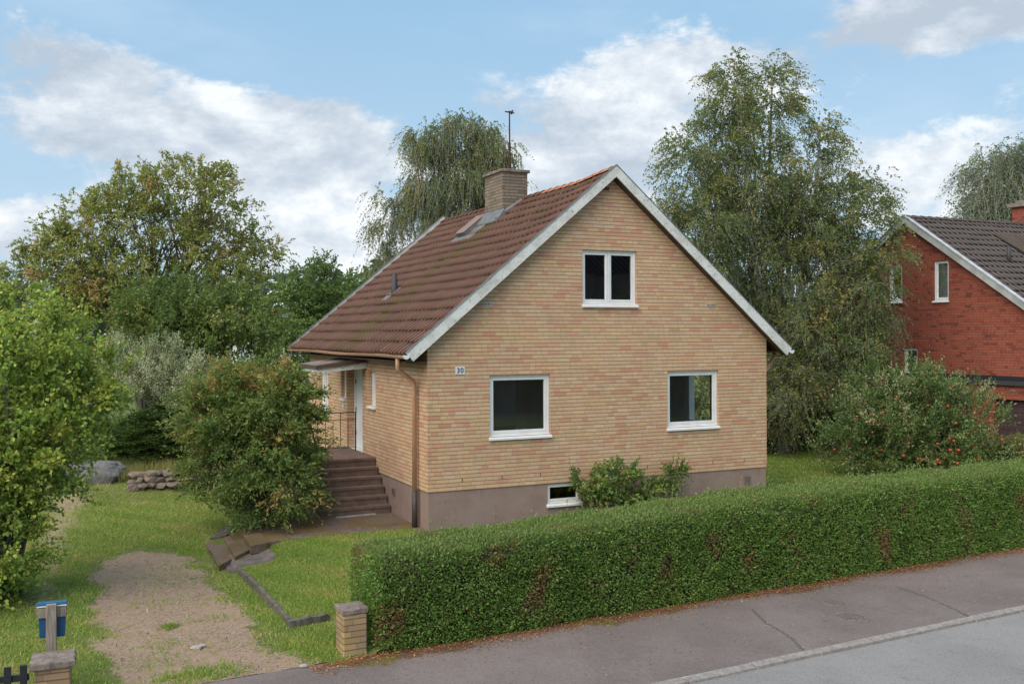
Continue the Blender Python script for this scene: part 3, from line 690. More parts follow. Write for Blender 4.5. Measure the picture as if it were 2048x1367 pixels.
# chimney
c = MB(); CX0, CX1, CY0, CY1 = 3.38, 4.04, 3.98, 5.02
c.box(CX0, CX1, CY0, CY1, 5.9, 7.47); ch = c.build('chimney', M_chim, root)
c = MB(); c.box(CX0-.05, CX1+.05, CY0-.05, CY1+.05, 7.47, 7.54); c.build('cap', M_cap, ch, bevel=.008)
c = MB(); zl = RZ-SL*(HW/2-CX0)-.06
c.hexa([(CX0-.20, CY0-.12, zl-.10), (CX0+.02, CY0-.12, zl+.07), (CX0+.02, CY1+.12, zl+.07), (CX0-.20, CY1+.12, zl-.10)], [(CX0-.20, CY0-.12, zl-.07), (CX0-.003, CY0-.12, zl+.22), (CX0-.003, CY1+.12, zl+.22), (CX0-.20, CY1+.12, zl-.07)])
c.hexa([(CX0-.2, CY0-.10, zl-.06), (HW/2-.1, CY0-.06, RZ-.20), (HW/2-.1, CY0-.003, RZ-.20), (CX0-.2, CY0-.003, zl-.06)], [(CX0-.2, CY0-.10, zl-.02), (HW/2-.1, CY0-.06, RZ-.10), (HW/2-.1, CY0-.003, RZ-.06), (CX0-.2, CY0-.003, zl+.03)])
c.build('flashing', M_lead, ch)
an = MB(); ax, ay = 3.86, 4.6; an.tube([(ax, ay, 7.5), (ax, ay, 9.05)], [.024, .017], 8); an.tube([(ax, ay, 7.54), (ax, ay, 8.3)], .032, 8); an.tube([(ax-.12, ay, 9.05), (ax+.12, ay-.02, 9.03)], .016, 6); an.tube([(ax, ay-.1, 9.05), (ax, ay+.12, 9.08)], .013, 6)
an.tube([(ax+.05, ay, 9.0), (ax+.09, ay, 9.1)], .02, 6); an.build('antenna_mast', M_iron, root)
# roof hatch and the soil vent
def onslope(x, y, h): return (x-SL/math.hypot(1, SL)*h, y, RZ-SL*(HW/2-x)-float(sag(y))*(x+.45)/(HW/2+.45)+h/math.hypot(1, SL))
def slopebox(mb, x0, x1, y0, y1, h0, h1, mi=0):
    mb.hexa([onslope(x0, y0, h0), onslope(x1, y0, h0), onslope(x1, y1, h0), onslope(x0, y1, h0)], [onslope(x0, y0, h1), onslope(x1, y0, h1), onslope(x1, y1, h1), onslope(x0, y1, h1)], mi)
h = MB(); slopebox(h, 2.93, 3.50, 5.06, 5.62, .0, .15); ht = h.build('roof_hatch', M_lead, root)
h = MB(); slopebox(h, 2.92, 3.51, 5.05, 5.63, .152, .175); h.build('hatch_lid', mottled('hatch_lid_metal', (.26,.17,.13), (.21,.15,.12), 6, .6), ht, bevel=.004)
h = MB(); slopebox(h, 2.78, 3.36, 4.50, 5.78, .045, .062); h.build('flashing', M_lead, ht)
v = MB(); q = onslope(1.22, 5.58, 0); v.tube([(q[0], q[1], q[2]-.1), (q[0], q[1], q[2]+.08), (q[0], q[1], q[2]+.50)], [.10, .085, .055], 10); vp = v.build('vent_pipe', M_dark, root, smooth=True)
v = MB(); slopebox(v, .98, 1.36, 5.38, 5.78, .045, .062); v.build('flashing', M_lead, vp)
# canopy above the door
c = MB(); cy0, cy1, cx = 3.86, 5.95, -1.12
def cz(x): return 3.03+.13*x
c.hexa([(cx, cy0, cz(cx)-.0), (-.003, cy0, cz(0)), (-.003, cy1, cz(0)), (cx, cy1, cz(cx))], [(cx, cy0, cz(cx)+.035), (-.003, cy0, cz(0)+.035), (-.003, cy1, cz(0)+.035), (cx, cy1, cz(cx)+.035)])
cn = c.build('canopy', mottled('canopy_felt', (.24,.20,.18), (.12,.09,.06), 2.2, .9, (.26,.14,.04), 7, .6), root)
c = MB(); c.box(cx-.03, cx-.004, cy0-.04, cy1+.04, cz(cx)-.02, cz(cx)+.06)
c.hexa([(cx-.03, cy0-.045, cz(cx)-.02), (-.01, cy0-.045, cz(0)-.03), (-.01, cy0-.004, cz(0)-.03), (cx-.03, cy0-.004, cz(cx)-.02)], [(cx-.03, cy0-.045, cz(cx)+.06), (-.01, cy0-.045, cz(0)+.07), (-.01, cy0-.004, cz(0)+.07), (cx-.03, cy0-.004, cz(cx)+.06)])
c.build('dark_trim', M_soffit, cn)
c = MB(); c.hexa([(cx+.02, cy0+.01, cz(cx)-.10), (-.005, cy0+.01, cz(0)-.17), (-.005, cy0+.04, cz(0)-.17), (cx+.02, cy0+.04, cz(cx)-.10)], [(cx+.02, cy0+.01, cz(cx)-.022), (-.005, cy0+.01, cz(0)-.032), (-.005, cy0+.04, cz(0)-.032), (cx+.02, cy0+.04, cz(cx)-.022)])
c.box(cx+.02, cx+.05, cy0+.045, cy1, cz(cx)-.10, cz(cx)-.022); c.build('fascia', M_peel, cn)
# stairs, landing and railing
s = MB(); SX = -1.49; n = 6; gz = -.08; rise = (.957-gz)/6; tr = .205; y0 = 2.20
for i in range(n):
    y = y0+i*tr; xo = .012*(i % 2); z1 = gz+rise*(i+1)
    s.box(SX+xo, -.018, y, 5.6-.01*i if i < n-1 else 5.61, z1-rise if i else gz-.12, z1-.052)
    s.box(SX-.015+xo, -.016, y-.02, 5.63 if i == n-1 else y+tr-.003, z1-.050, z1)
stp = s.build('stairs', M_conc, root)
mb = MB(); ry = 4.62; zb = .957
mb.tube([(-.02, ry, zb+.88), (SX+.03, ry, zb+.88)], .012, 6); mb.tube([(-.02, ry, zb+.72), (SX+.03, ry, zb+.72)], .008, 6); mb.tube([(-.02, ry, zb+.08), (SX+.03, ry, zb+.08)], .008, 6)
for i in range(9):
    x = -.05-i*(abs(SX)-.1)/8; top = .88 if i % 2 == 0 else .72; rr = .016 if i in (0, 8) else .008; mb.tube([(x, ry, zb+(.0 if i in (0, 8) else .08)), (x, ry, zb+top)], rr, 6)
mb.build('railing', M_iron, root)
mb = MB(); xh = SX+.06
mb.tube([(xh, 4.55, zb+.88), (xh, 3.3, zb+.88), (xh, 2.30, .90), (xh, 2.28, .85), (xh, 2.28, .05)], .018, 8)
mb.tube([(xh, 4.5, zb+.6), (xh, 3.3, zb+.6), (xh, 2.29, .58)], .010, 6); mb.tube([(xh, 4.5, zb+.3), (xh, 3.3, zb+.3), (xh, 2.29, .30)], .010, 6)
for y in (3.3, 3.9, 4.5): mb.tube([(xh, y, zb), (xh, y, zb+.88)], .012, 6)
mb.build('handrail', M_iron, root)
# vents, slots and number plate
def grille(x0, x1, z0, z1, mp, n, m, nm='wall_vent'):
    mb = MB(); mb.map = mp; mb.box(x0, x1, -.012, -.003, z0, z1)
    v = mb.build(nm, m, root)
    mb = MB(); mb.map = mp
    for i in range(n): a = x0+(x1-x0)*(i+.5)/n; mb.box(a-.006, a+.006, -.017, -.0125, z0+.012, z1-.012)
    mb.build('slots', M_dark, v)
M_vent = mottled('vent_plate', (.62,.60,.57), (.52,.48,.42), 30, .7, bmp=0)
grille(1.10, 1.33, HZ+3.50, HZ+3.575, mf, 7, M_vent); grille(6.35, 6.58, HZ+3.53, HZ+3.605, mf, 7, M_vent)
grille(3.70, 3.95, 6.53, 6.60, mf, 7, M_redb)
grille(7.35, 7.50, .33, .50, mf, 4, M_plinth); grille(1.95, 2.10, .32, .47, ms, 4, M_plinth)
mb = MB(); mb.map = mf; mb.box(.56, .75, -.014, -.003, 2.855, 3.0); npz = mb.build('house_number_plate', mottled('enamel', (.78,.78,.77), (.74,.74,.73), 9, .35, bmp=0, spec=.5), root, bevel=.003)
cu = bpy.data.curves.new('number_text', 'FONT'); cu.body = '30'; cu.size = .135; cu.extrude = .002; cu.offset = .0022; cu.align_x = 'CENTER'; cu.align_y = 'CENTER'; cu.space_character = 1.12
to = bpy.data.objects.new('number_text', cu); COL.objects.link(to); bpy.context.view_layer.update()
me = bpy.data.meshes.new_from_object(to.evaluated_get(bpy.context.evaluated_depsgraph_get())); COL.objects.unlink(to); bpy.data.objects.remove(to)
M_ink = mat('blue_enamel_ink', (.015,.03,.16), .4)[0]; me.materials.clear(); me.materials.append(M_ink)
no = bpy.data.objects.new('numerals', me); COL.objects.link(no); no.parent = npz; no.location = (.655, -.017, 2.927); no.rotation_euler = (RAD(90), 0, 0)
for i in range(9): mb = MB(); mb.map = mf; x = .70+i*.83; mb.box(x-.007, x+.007, -.003, .02, HZ+.156, HZ+.219); mb.build('weep_slot', M_dark, root)

# ------------------------------------------------------------------ the red brick neighbour
G = np.array([13.3368, 31.0]); rr_ = empty('red_brick_house', (G[0], G[1], 0), TH, 'red brick house with grey tiled roof at the right edge, beyond the apple tree', 'house')
AY, AZ, RS = 1.30, 7.30, .667; YN, YF = -5.2, 7.8; XL = 12.5
rz = lambda y: AZ-.12-RS*abs(y-AY)
mg = lambda a, d, z: (d, a, z)
w = MB(); panel(w, [(YN, 2.33), (YF, -.4) if False else (YF, 2.33), (YF, rz(YF)), (AY, rz(AY)), (YN, rz(YN))], [rect(-.285, .29, 4.60, 5.83), rect(1.55, 2.13, 4.62, 5.62+.2), rect(.93, 1.51, 2.36, 3.10)], mg, .3)
w.build('gable_wall', [M_redb, M_plaster], rr_)
w = MB(); w.box(.305, XL-.3, YN+.002, YN+.3, -.4, rz(YN)-.03); w.build('long_wall', M_redb, rr_); w = MB(); w.box(.305, XL-.3, YF-.3, YF-.002, -.4, rz(YF)-.03); w.build('long_wall', M_redb, rr_)
w = MB(); panel(w, [(YN, -.4), (YF, -.4), (YF, rz(YF)), (AY, rz(AY)), (YN, rz(YN))], [], lambda a, d, z: (XL-d, a, z), .3); w.build('gable_wall', [M_redb, M_plaster], rr_)
w = MB(); w.box(.02, .3, YN, YF, -.4, 2.30); w.build('lower_wall', M_redb, rr_)
w = MB(); w.box(.32, XL-.32, YN+.31, YF-.31, 2.3, 2.5); w.build('floor', M_floor_in, rr_)
window(rr_, mg, -.285, .29, 4.60, 5.83, glass=M_glass2, sash=.04); window(rr_, mg, 1.55, 2.13, 4.62, 5.82, sash=.04); window(rr_, mg, .93, 1.51, 2.36, 3.10, glass=M_glass2, sash=.035)
b = MB(); b.box(.145, .16, -.28, .28, 4.62, 5.8); b.build('roller_blind', M_blind, rr_); b = MB(); b.box(.145, .16, .94, 1.5, 2.38, 3.08); b.build('roller_blind', M_blind, rr_)
swap = lambda V: V[:, [1, 0, 2]]
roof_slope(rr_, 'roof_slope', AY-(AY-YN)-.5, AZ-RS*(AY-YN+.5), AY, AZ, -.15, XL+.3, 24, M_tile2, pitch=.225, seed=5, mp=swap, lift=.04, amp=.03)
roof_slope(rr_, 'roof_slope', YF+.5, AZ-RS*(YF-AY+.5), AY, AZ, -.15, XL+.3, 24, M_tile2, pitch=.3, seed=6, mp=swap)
r_ = MB()
for i in range(36):
    x = -.15+i*.35; vs = []
    for k, (xx, q) in enumerate(((x, 1.1), (x+.38, .88))):
        for a in np.linspace(-1.25, 1.25, 9): vs.append((xx, AY+.14*q*math.sin(a), AZ-.05+.13*q*math.cos(a)))
    r_.add(vs, [(j, j+1, 10+j, 9+j) for j in range(8)]+[tuple(range(9))])
r_.build('ridge_tiles', mottled('grey_ridge', (.13,.10,.09), (.08,.065,.05), 5, .9), rr_)
for sgn in (-1, 1):
    ye = YN-.5 if sgn < 0 else YF+.5; ze = AZ-RS*abs(ye-AY); o = MB()
    o.hexa([(-.20, AY, AZ-.20), (-.20, ye, ze-.16), (-.165, ye, ze-.16), (-.165, AY, AZ-.20)], [(-.20, AY, AZ+.05), (-.20, ye, ze+.05), (-.165, ye, ze+.05), (-.165, AY, AZ+.05)])
    bb = o.build('barge_board', mottled('weathered_barge', (.42,.43,.41), (.30,.31,.29), 3, .7), rr_)
    o = MB(); o.hexa([(-.225, AY, AZ+.055), (-.225, ye, ze+.055), (-.09, ye, ze+.055), (-.09, AY, AZ+.055)], [(-.225, AY, AZ+.095), (-.225, ye, ze+.095), (-.09, ye, ze+.095), (-.09, AY, AZ+.095)]); o.build('capping', mottled('white_capping', (.55,.56,.58), (.42,.43,.45), 4, .5), bb)
    o = MB(); o.hexa([(-.16, AY, AZ-.16), (-.16, ye, ze-.12), (-.004, ye, ze-.12), (-.004, AY, AZ-.16)], [(-.16, AY, AZ-.13), (-.16, ye, ze-.09), (-.004, ye, ze-.09), (-.004, AY, AZ-.13)]); o.build('soffit', M_soffit, rr_)
c = MB(); c.box(5.35, 6.3, AY-.3, AY+.4, AZ-.4, AZ+.62); ch = c.build('chimney', M_redb, rr_)
c = MB(); c.box(5.23, 6.42, AY-.42, AY+.52, AZ+.62, AZ+.76); c.box(5.42, 6.23, AY-.22, AY+.32, AZ+.76, AZ+.86); c.build('cap', M_cap, ch, bevel=.01)
c = MB(); c.tube([(5.8, AY+.05, AZ+.86), (5.8, AY+.05, AZ+1.25)], [.26, .12], 10); c.build('chimney_cowl', M_lead, ch, smooth=True)
def rs(x, y, h): return (x, y, AZ-RS*(AY-y)+h)
c = MB(); c.tube([rs(1.72, -1.05, -.1), rs(1.72, -1.05, .52)], .065, 10); c.build('vent_pipe', M_dark, rr_, smooth=True)
c = MB(); c.hexa([rs(2.9, -.85, .0), rs(4.6, -.85, .0), rs(4.6, .35, .0), rs(2.9, .35, .0)], [rs(2.9, -.85, .16), rs(4.6, -.85, .16), rs(4.6, .35, .07), rs(2.9, .35, .07)]); sk = c.build('roof_hatch', M_dark, rr_)
c = MB(); c.hexa([rs(2.85, -.92, .165), rs(4.65, -.92, .165), rs(4.65, .40, .075), rs(2.85, .40, .075)], [rs(2.85, -.92, .20), rs(4.65, -.92, .20), rs(4.65, .40, .11), rs(2.85, .40, .11)]); c.build('hatch_lid', M_soffit, sk)
# the low garage in front of the gable
w = MB(); panel(w, [(YN-4, -.4), (1.4, -.4), (1.4, 2.13), (YN-4, 2.13)], [rect(-4.9, -2.30, -.38, 1.70)], lambda a, d, z: (-.5+d, a, z), .25); w.box(-.25, .015, YN-4, 1.4, 1.9, 2.12)
gw = w.build('garage_wall', [M_redb, M_plaster], rr_)
w = MB(); w.box(-.25, 3, YN-4, YN-.01, -.4, 2.12); w.build('garage_side', M_redb, gw)
w = MB(); w.box(-.56, .018, YN-4.1, 1.45, 2.135, 2.20); w.box(-.585, -.562, YN-4.1, 1.45, 2.10, 2.235); w.build('garage_roof', M_dark, rr_)
w = MB(); w.box(-.012, .018, YN, .85, 2.215, 2.325); w.build('shadow_gap', M_black, rr_)  # solid black strip painted in for the shade below the upper brick
w = MB()
for i in range(12): z = -.36+i*.17; w.box(-.36, -.33, -4.88, -2.32, z, z+.162)
w.build('garage_door', mottled('garage_door_paint', (.085,.05,.055), (.07,.04,.045), 5, .6), rr_)
w = MB(); w.box(-.512, -.503, -3.02, -2.82, 1.93, 1.99); w.build('wall_vent', M_lead, rr_)

# ------------------------------------------------------------------ the long clipped hedge
def hedge_obj(name, label, cat, t0, t1, s0, s1, z0, z1, nleaf, L, Wd, pal, wts, seed, bumps=.05, frame=sw, dark=(.030,.034,.016), rising=False, group=None):
    R = np.random.default_rng(seed); o0 = frame((t0+t1)/2, (s0+s1)/2); base = np.array([o0[0], o0[1], z0]); r = empty(name, tuple(base), 0, label, cat, group)
    rise = (lambda t: .87+.13*smooth((t+(t1-t0)/2)/8)) if rising else (lambda t: 1+0*t)
    ph = R.uniform(0, 6, (7, 3)); fr = np.stack([R.uniform(.7, 6, 7), R.uniform(.5, 4, 7), R.uniform(1, 5, 7)], 1)
    def nz(t, s, z): return sum(np.sin(t*fr[i, 0]+ph[i, 0])*np.cos(s*fr[i, 1]*2+z*fr[i, 2]+ph[i, 1]) for i in range(7))/7
    A, B, Hh = (t1-t0)/2, (s1-s0)/2, (z1-z0)
    def surf(n, inset=0.0):
        af = 2*A*Hh; at = 2*A*2*B; ae = 2*B*Hh; k = R.random(n)*(1.75*af+at+1.6*ae)
        t = R.uniform(-A, A, n); s = R.uniform(-B, B, n); z = R.uniform(0, Hh, n); N = np.zeros((n, 3))
        f1 = k < af*1.3; f2 = (k >= af*1.3) & (k < af*1.3+at); f3 = (k >= af*1.3+at) & (k < af*1.3+at+ae*1.6); f4 = ~(f1 | f2 | f3)
        s[f1] = -B; N[f1, 1] = -1; z[f2] = Hh; N[f2, 2] = 1; s[f4] = B; N[f4, 1] = 1
        sg = np.where(R.random(n) < .7, -1, 1); t[f3] = (A*sg)[f3]; N[f3, 0] = sg[f3]
        # round the edges: pull points towards a rounded box
        rc = .16; P = np.stack([t, s, z-Hh/2], 1); Q = np.array([A, B, Hh/2]); inner = np.clip(P, -(Q-rc), Q-rc); inner[:, 2] = np.clip(P[:, 2], -Hh/2, Hh/2-rc)
        dv = P-inner; ln = np.linalg.norm(dv, axis=1, keepdims=True); P2 = inner+dv/np.maximum(ln, 1e-6)*np.minimum(ln, rc); N2 = unit(dv+N*1e-3); m_ = (ln[:, 0] > 1e-6); N = np.where(m_[:, None], N2, N)
        bp = nz(P2[:, 0], P2[:, 1], P2[:, 2])*bumps+R.normal(0, .022, n)-inset
        return P2+N*bp[:, None], N
    P, N = surf(nleaf); tw = lambda P: np.stack([T_[0]*P[:, 0]+S_[0]*P[:, 1], T_[1]*P[:, 0]+S_[1]*P[:, 1], P[:, 2]], 1)
    if frame is not sw: tw = lambda P: np.stack([D1[0]*P[:, 0]+D2[0]*P[:, 1], D1[1]*P[:, 0]+D2[1]*P[:, 1], P[:, 2]], 1)
    thin = nz(P[:, 0]*2.3+4, P[:, 1]*3, P[:, 2]*2.4)+.5*nz(P[:, 0]*6+1, P[:, 1]*3, P[:, 2]*6)
    keep = R.random(nleaf) > np.clip((thin-.2)*2.2, 0, .7); P, N, thin = P[keep], N[keep], thin[keep]
    ns = int(len(P)*.05); js = R.integers(0, len(P), ns//6); P[-len(js)*6:] = np.repeat(P[js], 6, 0)+np.repeat(N[js]*.5+np.array([0, 0, .5])+R.normal(0, .4, (len(js), 3)), 6, 0)*np.tile(np.linspace(.02, .13, 6), len(js))[:, None]; N[-len(js)*6:] = np.repeat(N[js], 6, 0)
    D = N*.7+R.normal(0, .55, P.shape)+np.array([0, 0, .25]); n = len(P)
    key = np.clip(.5+nz(P[:, 0]*1.7, P[:, 1], P[:, 2]*1.5+3)*1.1+R.normal(0, .1, n), 0, .999)
    key = np.where(thin > .12, np.clip(key+.25, 0, .999), key)
    col = palette(n, pal, wts, R, key, .6)
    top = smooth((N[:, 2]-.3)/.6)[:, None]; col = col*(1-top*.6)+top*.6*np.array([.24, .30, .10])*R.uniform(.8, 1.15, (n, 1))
    Q = tw(P)+np.array([0, 0, Hh/2]); Q[:, 2] *= rise(P[:, 0])
    V, F, C = leaves(Q, tw(D), L*R.uniform(.6, 1.3, n), Wd*R.uniform(.7, 1.2, n), col, R)
    np_mesh('foliage', V, F, M_leaf, r, col=C)
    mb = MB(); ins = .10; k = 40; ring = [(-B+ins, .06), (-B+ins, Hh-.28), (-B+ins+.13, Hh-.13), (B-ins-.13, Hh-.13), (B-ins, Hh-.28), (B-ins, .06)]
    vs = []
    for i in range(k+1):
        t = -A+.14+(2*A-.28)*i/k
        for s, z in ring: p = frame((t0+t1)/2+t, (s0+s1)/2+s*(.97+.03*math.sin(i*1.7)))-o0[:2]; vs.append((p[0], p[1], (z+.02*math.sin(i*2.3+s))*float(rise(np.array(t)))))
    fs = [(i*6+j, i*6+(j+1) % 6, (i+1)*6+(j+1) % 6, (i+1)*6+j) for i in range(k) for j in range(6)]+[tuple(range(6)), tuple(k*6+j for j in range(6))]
    mb.add(vs, fs); mb.build('twig_core', mottled(name+'_core', dark, (dark[0]*1.7, dark[1]*1.5, dark[2]*1.6), 14, .95, bmp=.9, bd=.05), r)  # dark solid filling, stands in for the shade between the leaves
    # bare stems showing at the foot
    mb = MB()
    for i in range(int((t1-t0)*5)):
        t, s = R.uniform(-A+.1, A-.1), R.uniform(-B+.1, B-.1); p = frame((t0+t1)/2+t, (s0+s1)/2+s)-o0[:2]; mb.tube([(p[0], p[1], -.08), (p[0]+R.normal(0, .05), p[1]+R.normal(0, .05), .3)], .012, 5, caps=False)
    mb.build('stems', M_bark, r)
    return r
HP = [(.048,.115,.022), (.07,.15,.032), (.10,.18,.045), (.085,.13,.036), (.10,.095,.042), (.15,.085,.05)]
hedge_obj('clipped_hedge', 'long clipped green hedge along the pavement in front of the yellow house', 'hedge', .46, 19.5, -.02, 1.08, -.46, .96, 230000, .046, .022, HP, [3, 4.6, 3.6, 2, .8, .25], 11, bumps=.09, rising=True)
hf = lambda a, b: hw(a, b)
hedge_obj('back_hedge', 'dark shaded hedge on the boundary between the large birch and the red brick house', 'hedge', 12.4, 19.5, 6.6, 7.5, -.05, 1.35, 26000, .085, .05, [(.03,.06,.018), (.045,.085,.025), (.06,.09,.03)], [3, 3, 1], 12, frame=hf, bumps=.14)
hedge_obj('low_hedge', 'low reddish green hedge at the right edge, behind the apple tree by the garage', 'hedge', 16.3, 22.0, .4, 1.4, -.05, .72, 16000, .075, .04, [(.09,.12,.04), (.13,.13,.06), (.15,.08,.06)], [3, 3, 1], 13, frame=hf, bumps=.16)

# ------------------------------------------------------------------ trees and shrubs
GB = lambda x, y: (x, y, hgt_at((x, y)))
BW = (8.3, 30.6)
bl = [el_(u, v, a, b, Y, d) for u, v, a, b, Y, d in ((1462,200,48,95,30.5,.9),(1545,210,58,100,31,1.0),(1372,340,50,105,30,1.0),(1632,320,75,100,31,1.3),(1500,370,120,120,30.5,2),(1690,440,85,110,30.5,1.5),(1398,470,85,130,30,1.5),(1560,520,170,130,31,2.3),(1735,560,78,120,29.8,1.2),(1350,440,38,80,30,.8),(1640,660,120,110,30,1.8),(1500,660,110,110,31,1.8),(1590,770,70,75,29.6,1.2),(1690,740,70,60,29.5,1.1),(1778,500,28,40,29.8,.6),(1560,850,28,45,30,.6),(1720,690,50,80,29.6,1),(1410,740,60,110,32,1.2),(1400,860,60,60,32,1),(1590,440,110,90,31,1.8),(1450,300,80,100,30.5,1.3))]
plant('large_birch', 'large bushy birch with several stems between the yellow house and the red brick house', 'tree', GB(*BW), bl, 21,
      trunk=([atd(1470, 125, 30.5), atd(1545, 130, 31), atd(1385, 270, 30), atd(1640, 260, 31), atd(1725, 480, 30)], 26, .13, (.12, .92)), group='birches', bark=M_birch,
      ncl=1150, rc=.27, nspray=17500, slen=.52, nleaf=12, lL=.074, lW=.050, pal=[(.045,.078,.026), (.062,.10,.032), (.085,.12,.036), (.125,.14,.045), (.16,.15,.05)], wts=[3, 4, 3, 1.6, .7], a=(.55, .45, .15), droop=.75, ldroop=.8, shell=.5, twig=.004)
b2 = [el_(u, v, a, b, Y, d) for u, v, a, b, Y, d in ((900,262,48,42,43,1.1),(858,292,48,48,43,1.1),(958,275,40,42,43,.9),(1014,308,30,26,43,.7),(855,370,48,60,43,1.1),(795,415,40,34,43,.8),(915,375,70,60,43,1.5),(775,505,30,34,43,.7),(820,545,50,50,43,1.2),(930,455,80,50,43,1.5),(990,400,40,60,43,1),(775,440,34,60,43,.8),(960,330,50,50,43,1))]
plant('rear_birch', 'weeping birch standing behind the ridge of the yellow house, left of the chimney', 'tree', (atd(900, 664, 43)[0], 43, .1), b2, 22,
      trunk=([atd(905, 240, 43), atd(835, 330, 43)], 26, .17, (.3, .95)), group='birches', bark=M_birch,
      ncl=210, rc=.36, nspray=5400, slen=.65, nleaf=14, lL=.095, lW=.058, pal=[(.045,.08,.03), (.065,.105,.034), (.10,.12,.035), (.13,.125,.04)], wts=[3, 3, 3, 1], a=(.3, .4, -.2), droop=1.1, ldroop=1.0, shell=.5, twig=.008)
b3 = [el_(u, v, a, b, 62, d) for u, v, a, b, d in ((2010,310,42,34,1.4),(1975,350,40,42,1.5),(2040,360,60,60,2),(1950,385,30,25,1),(1990,410,60,34,1.6),(2090,320,50,60,2))]
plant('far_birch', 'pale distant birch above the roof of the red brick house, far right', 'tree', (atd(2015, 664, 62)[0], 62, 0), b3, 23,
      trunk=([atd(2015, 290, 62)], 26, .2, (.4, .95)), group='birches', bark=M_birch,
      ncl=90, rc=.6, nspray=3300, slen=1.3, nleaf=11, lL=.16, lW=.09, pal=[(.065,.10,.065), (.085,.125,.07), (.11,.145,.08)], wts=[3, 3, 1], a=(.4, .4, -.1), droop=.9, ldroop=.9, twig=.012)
wn = [el_(u, v, a, b, Y, d) for u, v, a, b, Y, d in ((395,350,62,34,41,1.6),(290,365,75,38,41,1.8),(440,395,62,55,41,1.6),(330,430,110,60,41,2.4),(190,440,75,50,40.5,1.8),(120,480,70,50,40.5,1.6),(500,490,58,42,41,1.4),(80,540,60,36,40,1.4),(430,500,90,60,41,2),(250,530,120,60,40.5,2.3),(150,570,90,60,40,2),(470,560,60,40,40.5,1.5),(530,505,34,22,41,.8),(240,400,45,30,41,1.2),(220,640,120,70,39.5,2),(330,660,60,60,39,1.6))]
plant('broad_walnut_tree', 'broad round-crowned tree with olive and yellowing leaves and grey limbs showing, at the left', 'tree', (atd(300, 664, 41)[0], 41, .1), wn, 24,
      trunk=([atd(310, 430, 41), atd(400, 440, 41), atd(190, 500, 40.5)], 44, .22, (.2, .95)), bark=M_greybark,
      ncl=700, rc=.28, nspray=6400, slen=.42, nleaf=9, lL=.15, lW=.068, pal=[(.085,.125,.034), (.12,.16,.040), (.155,.185,.05), (.20,.19,.06), (.22,.165,.07)], wts=[3, 4, 3, 1.6, .5], a=(.8, .6, .3), droop=.35, ldroop=.7, shell=.5, twig=.007)
mg_ = [el_(u, v, a, b, Y, d) for u, v, a, b, Y, d in ((330,610,80,50,35,1.8),(420,595,80,38,35,1.8),(480,640,85,60,35,1.8),(390,670,130,70,34,2.2),(550,690,60,60,34,1.3),(280,650,60,60,34,1.5),(500,720,110,60,33,1.6),(600,740,60,45,34,1.2))]
plant('dark_green_maple', 'dense dark green bushy tree in front of the broad yellowing tree', 'tree', (atd(420, 700, 35)[0], 35, .1), mg_, 25, trunk=([atd(420, 620, 35)], 20, .16, (.2, .9)),
      ncl=230, rc=.34, nspray=3500, slen=.5, nleaf=12, lL=.115, lW=.075, pal=[(.042,.078,.022), (.060,.105,.028), (.085,.135,.036), (.14,.17,.045)], wts=[3, 4, 2.5, .8], a=(1, .6, .2), droop=.2, ldroop=.3, flat=.45, twig=.006)
bg_ = [el_(u, v, a, b, 58, d) for u, v, a, b, d in ((640,565,52,42,1.7),(600,600,50,48,1.6),(690,590,46,44,1.6),(640,640,90,60,2.4),(735,620,50,60,1.8),(570,640,36,50,1.3))]
plant('round_green_tree', 'rounded mid-green tree beyond the left end of the yellow house roof', 'tree', (atd(640, 700, 58)[0], 58, 0), bg_, 26, trunk=([atd(640, 580, 58)], 12, .2, (.3, .9)),
      ncl=120, rc=.55, nspray=2100, slen=.7, nleaf=10, lL=.20, lW=.11, pal=[(.045,.085,.03), (.06,.115,.035), (.085,.145,.045)], wts=[3, 3, 2], twig=.01)
ft = [el_(u, v, a, b, 75, d) for u, v, a, b, d in ((10,590,40,26,2.5),(-60,600,60,40,3),(45,610,30,25,1.5))]
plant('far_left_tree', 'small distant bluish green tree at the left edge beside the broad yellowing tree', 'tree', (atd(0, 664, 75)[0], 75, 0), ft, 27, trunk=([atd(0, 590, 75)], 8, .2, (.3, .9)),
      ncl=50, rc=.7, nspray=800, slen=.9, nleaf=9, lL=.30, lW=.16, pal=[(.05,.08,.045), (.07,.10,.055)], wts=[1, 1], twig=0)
wl = [el_(u, v, a, b, 29.5, d) for u, v, a, b, d in ((250,742,58,46,1.0),(320,725,60,40,1.1),(385,752,52,48,.9),(300,775,90,40,1.2),(215,765,40,36,.7),(345,790,60,30,.9))]
plant('grey_leaved_shrub', 'silvery grey-green shrub behind the dark spruce', 'shrub', (atd(300, 850, 29.5)[0], 29.5, .1), wl, 28, stems=(10, .03),
      ncl=150, rc=.16, nspray=2600, slen=.42, nleaf=14, lL=.075, lW=.028, pal=[(.17,.225,.135), (.24,.30,.19), (.31,.37,.26), (.11,.155,.075)], wts=[3, 4, 2, 2], a=(.5, .3, .9), droop=0, ldroop=-.3, twig=.005)
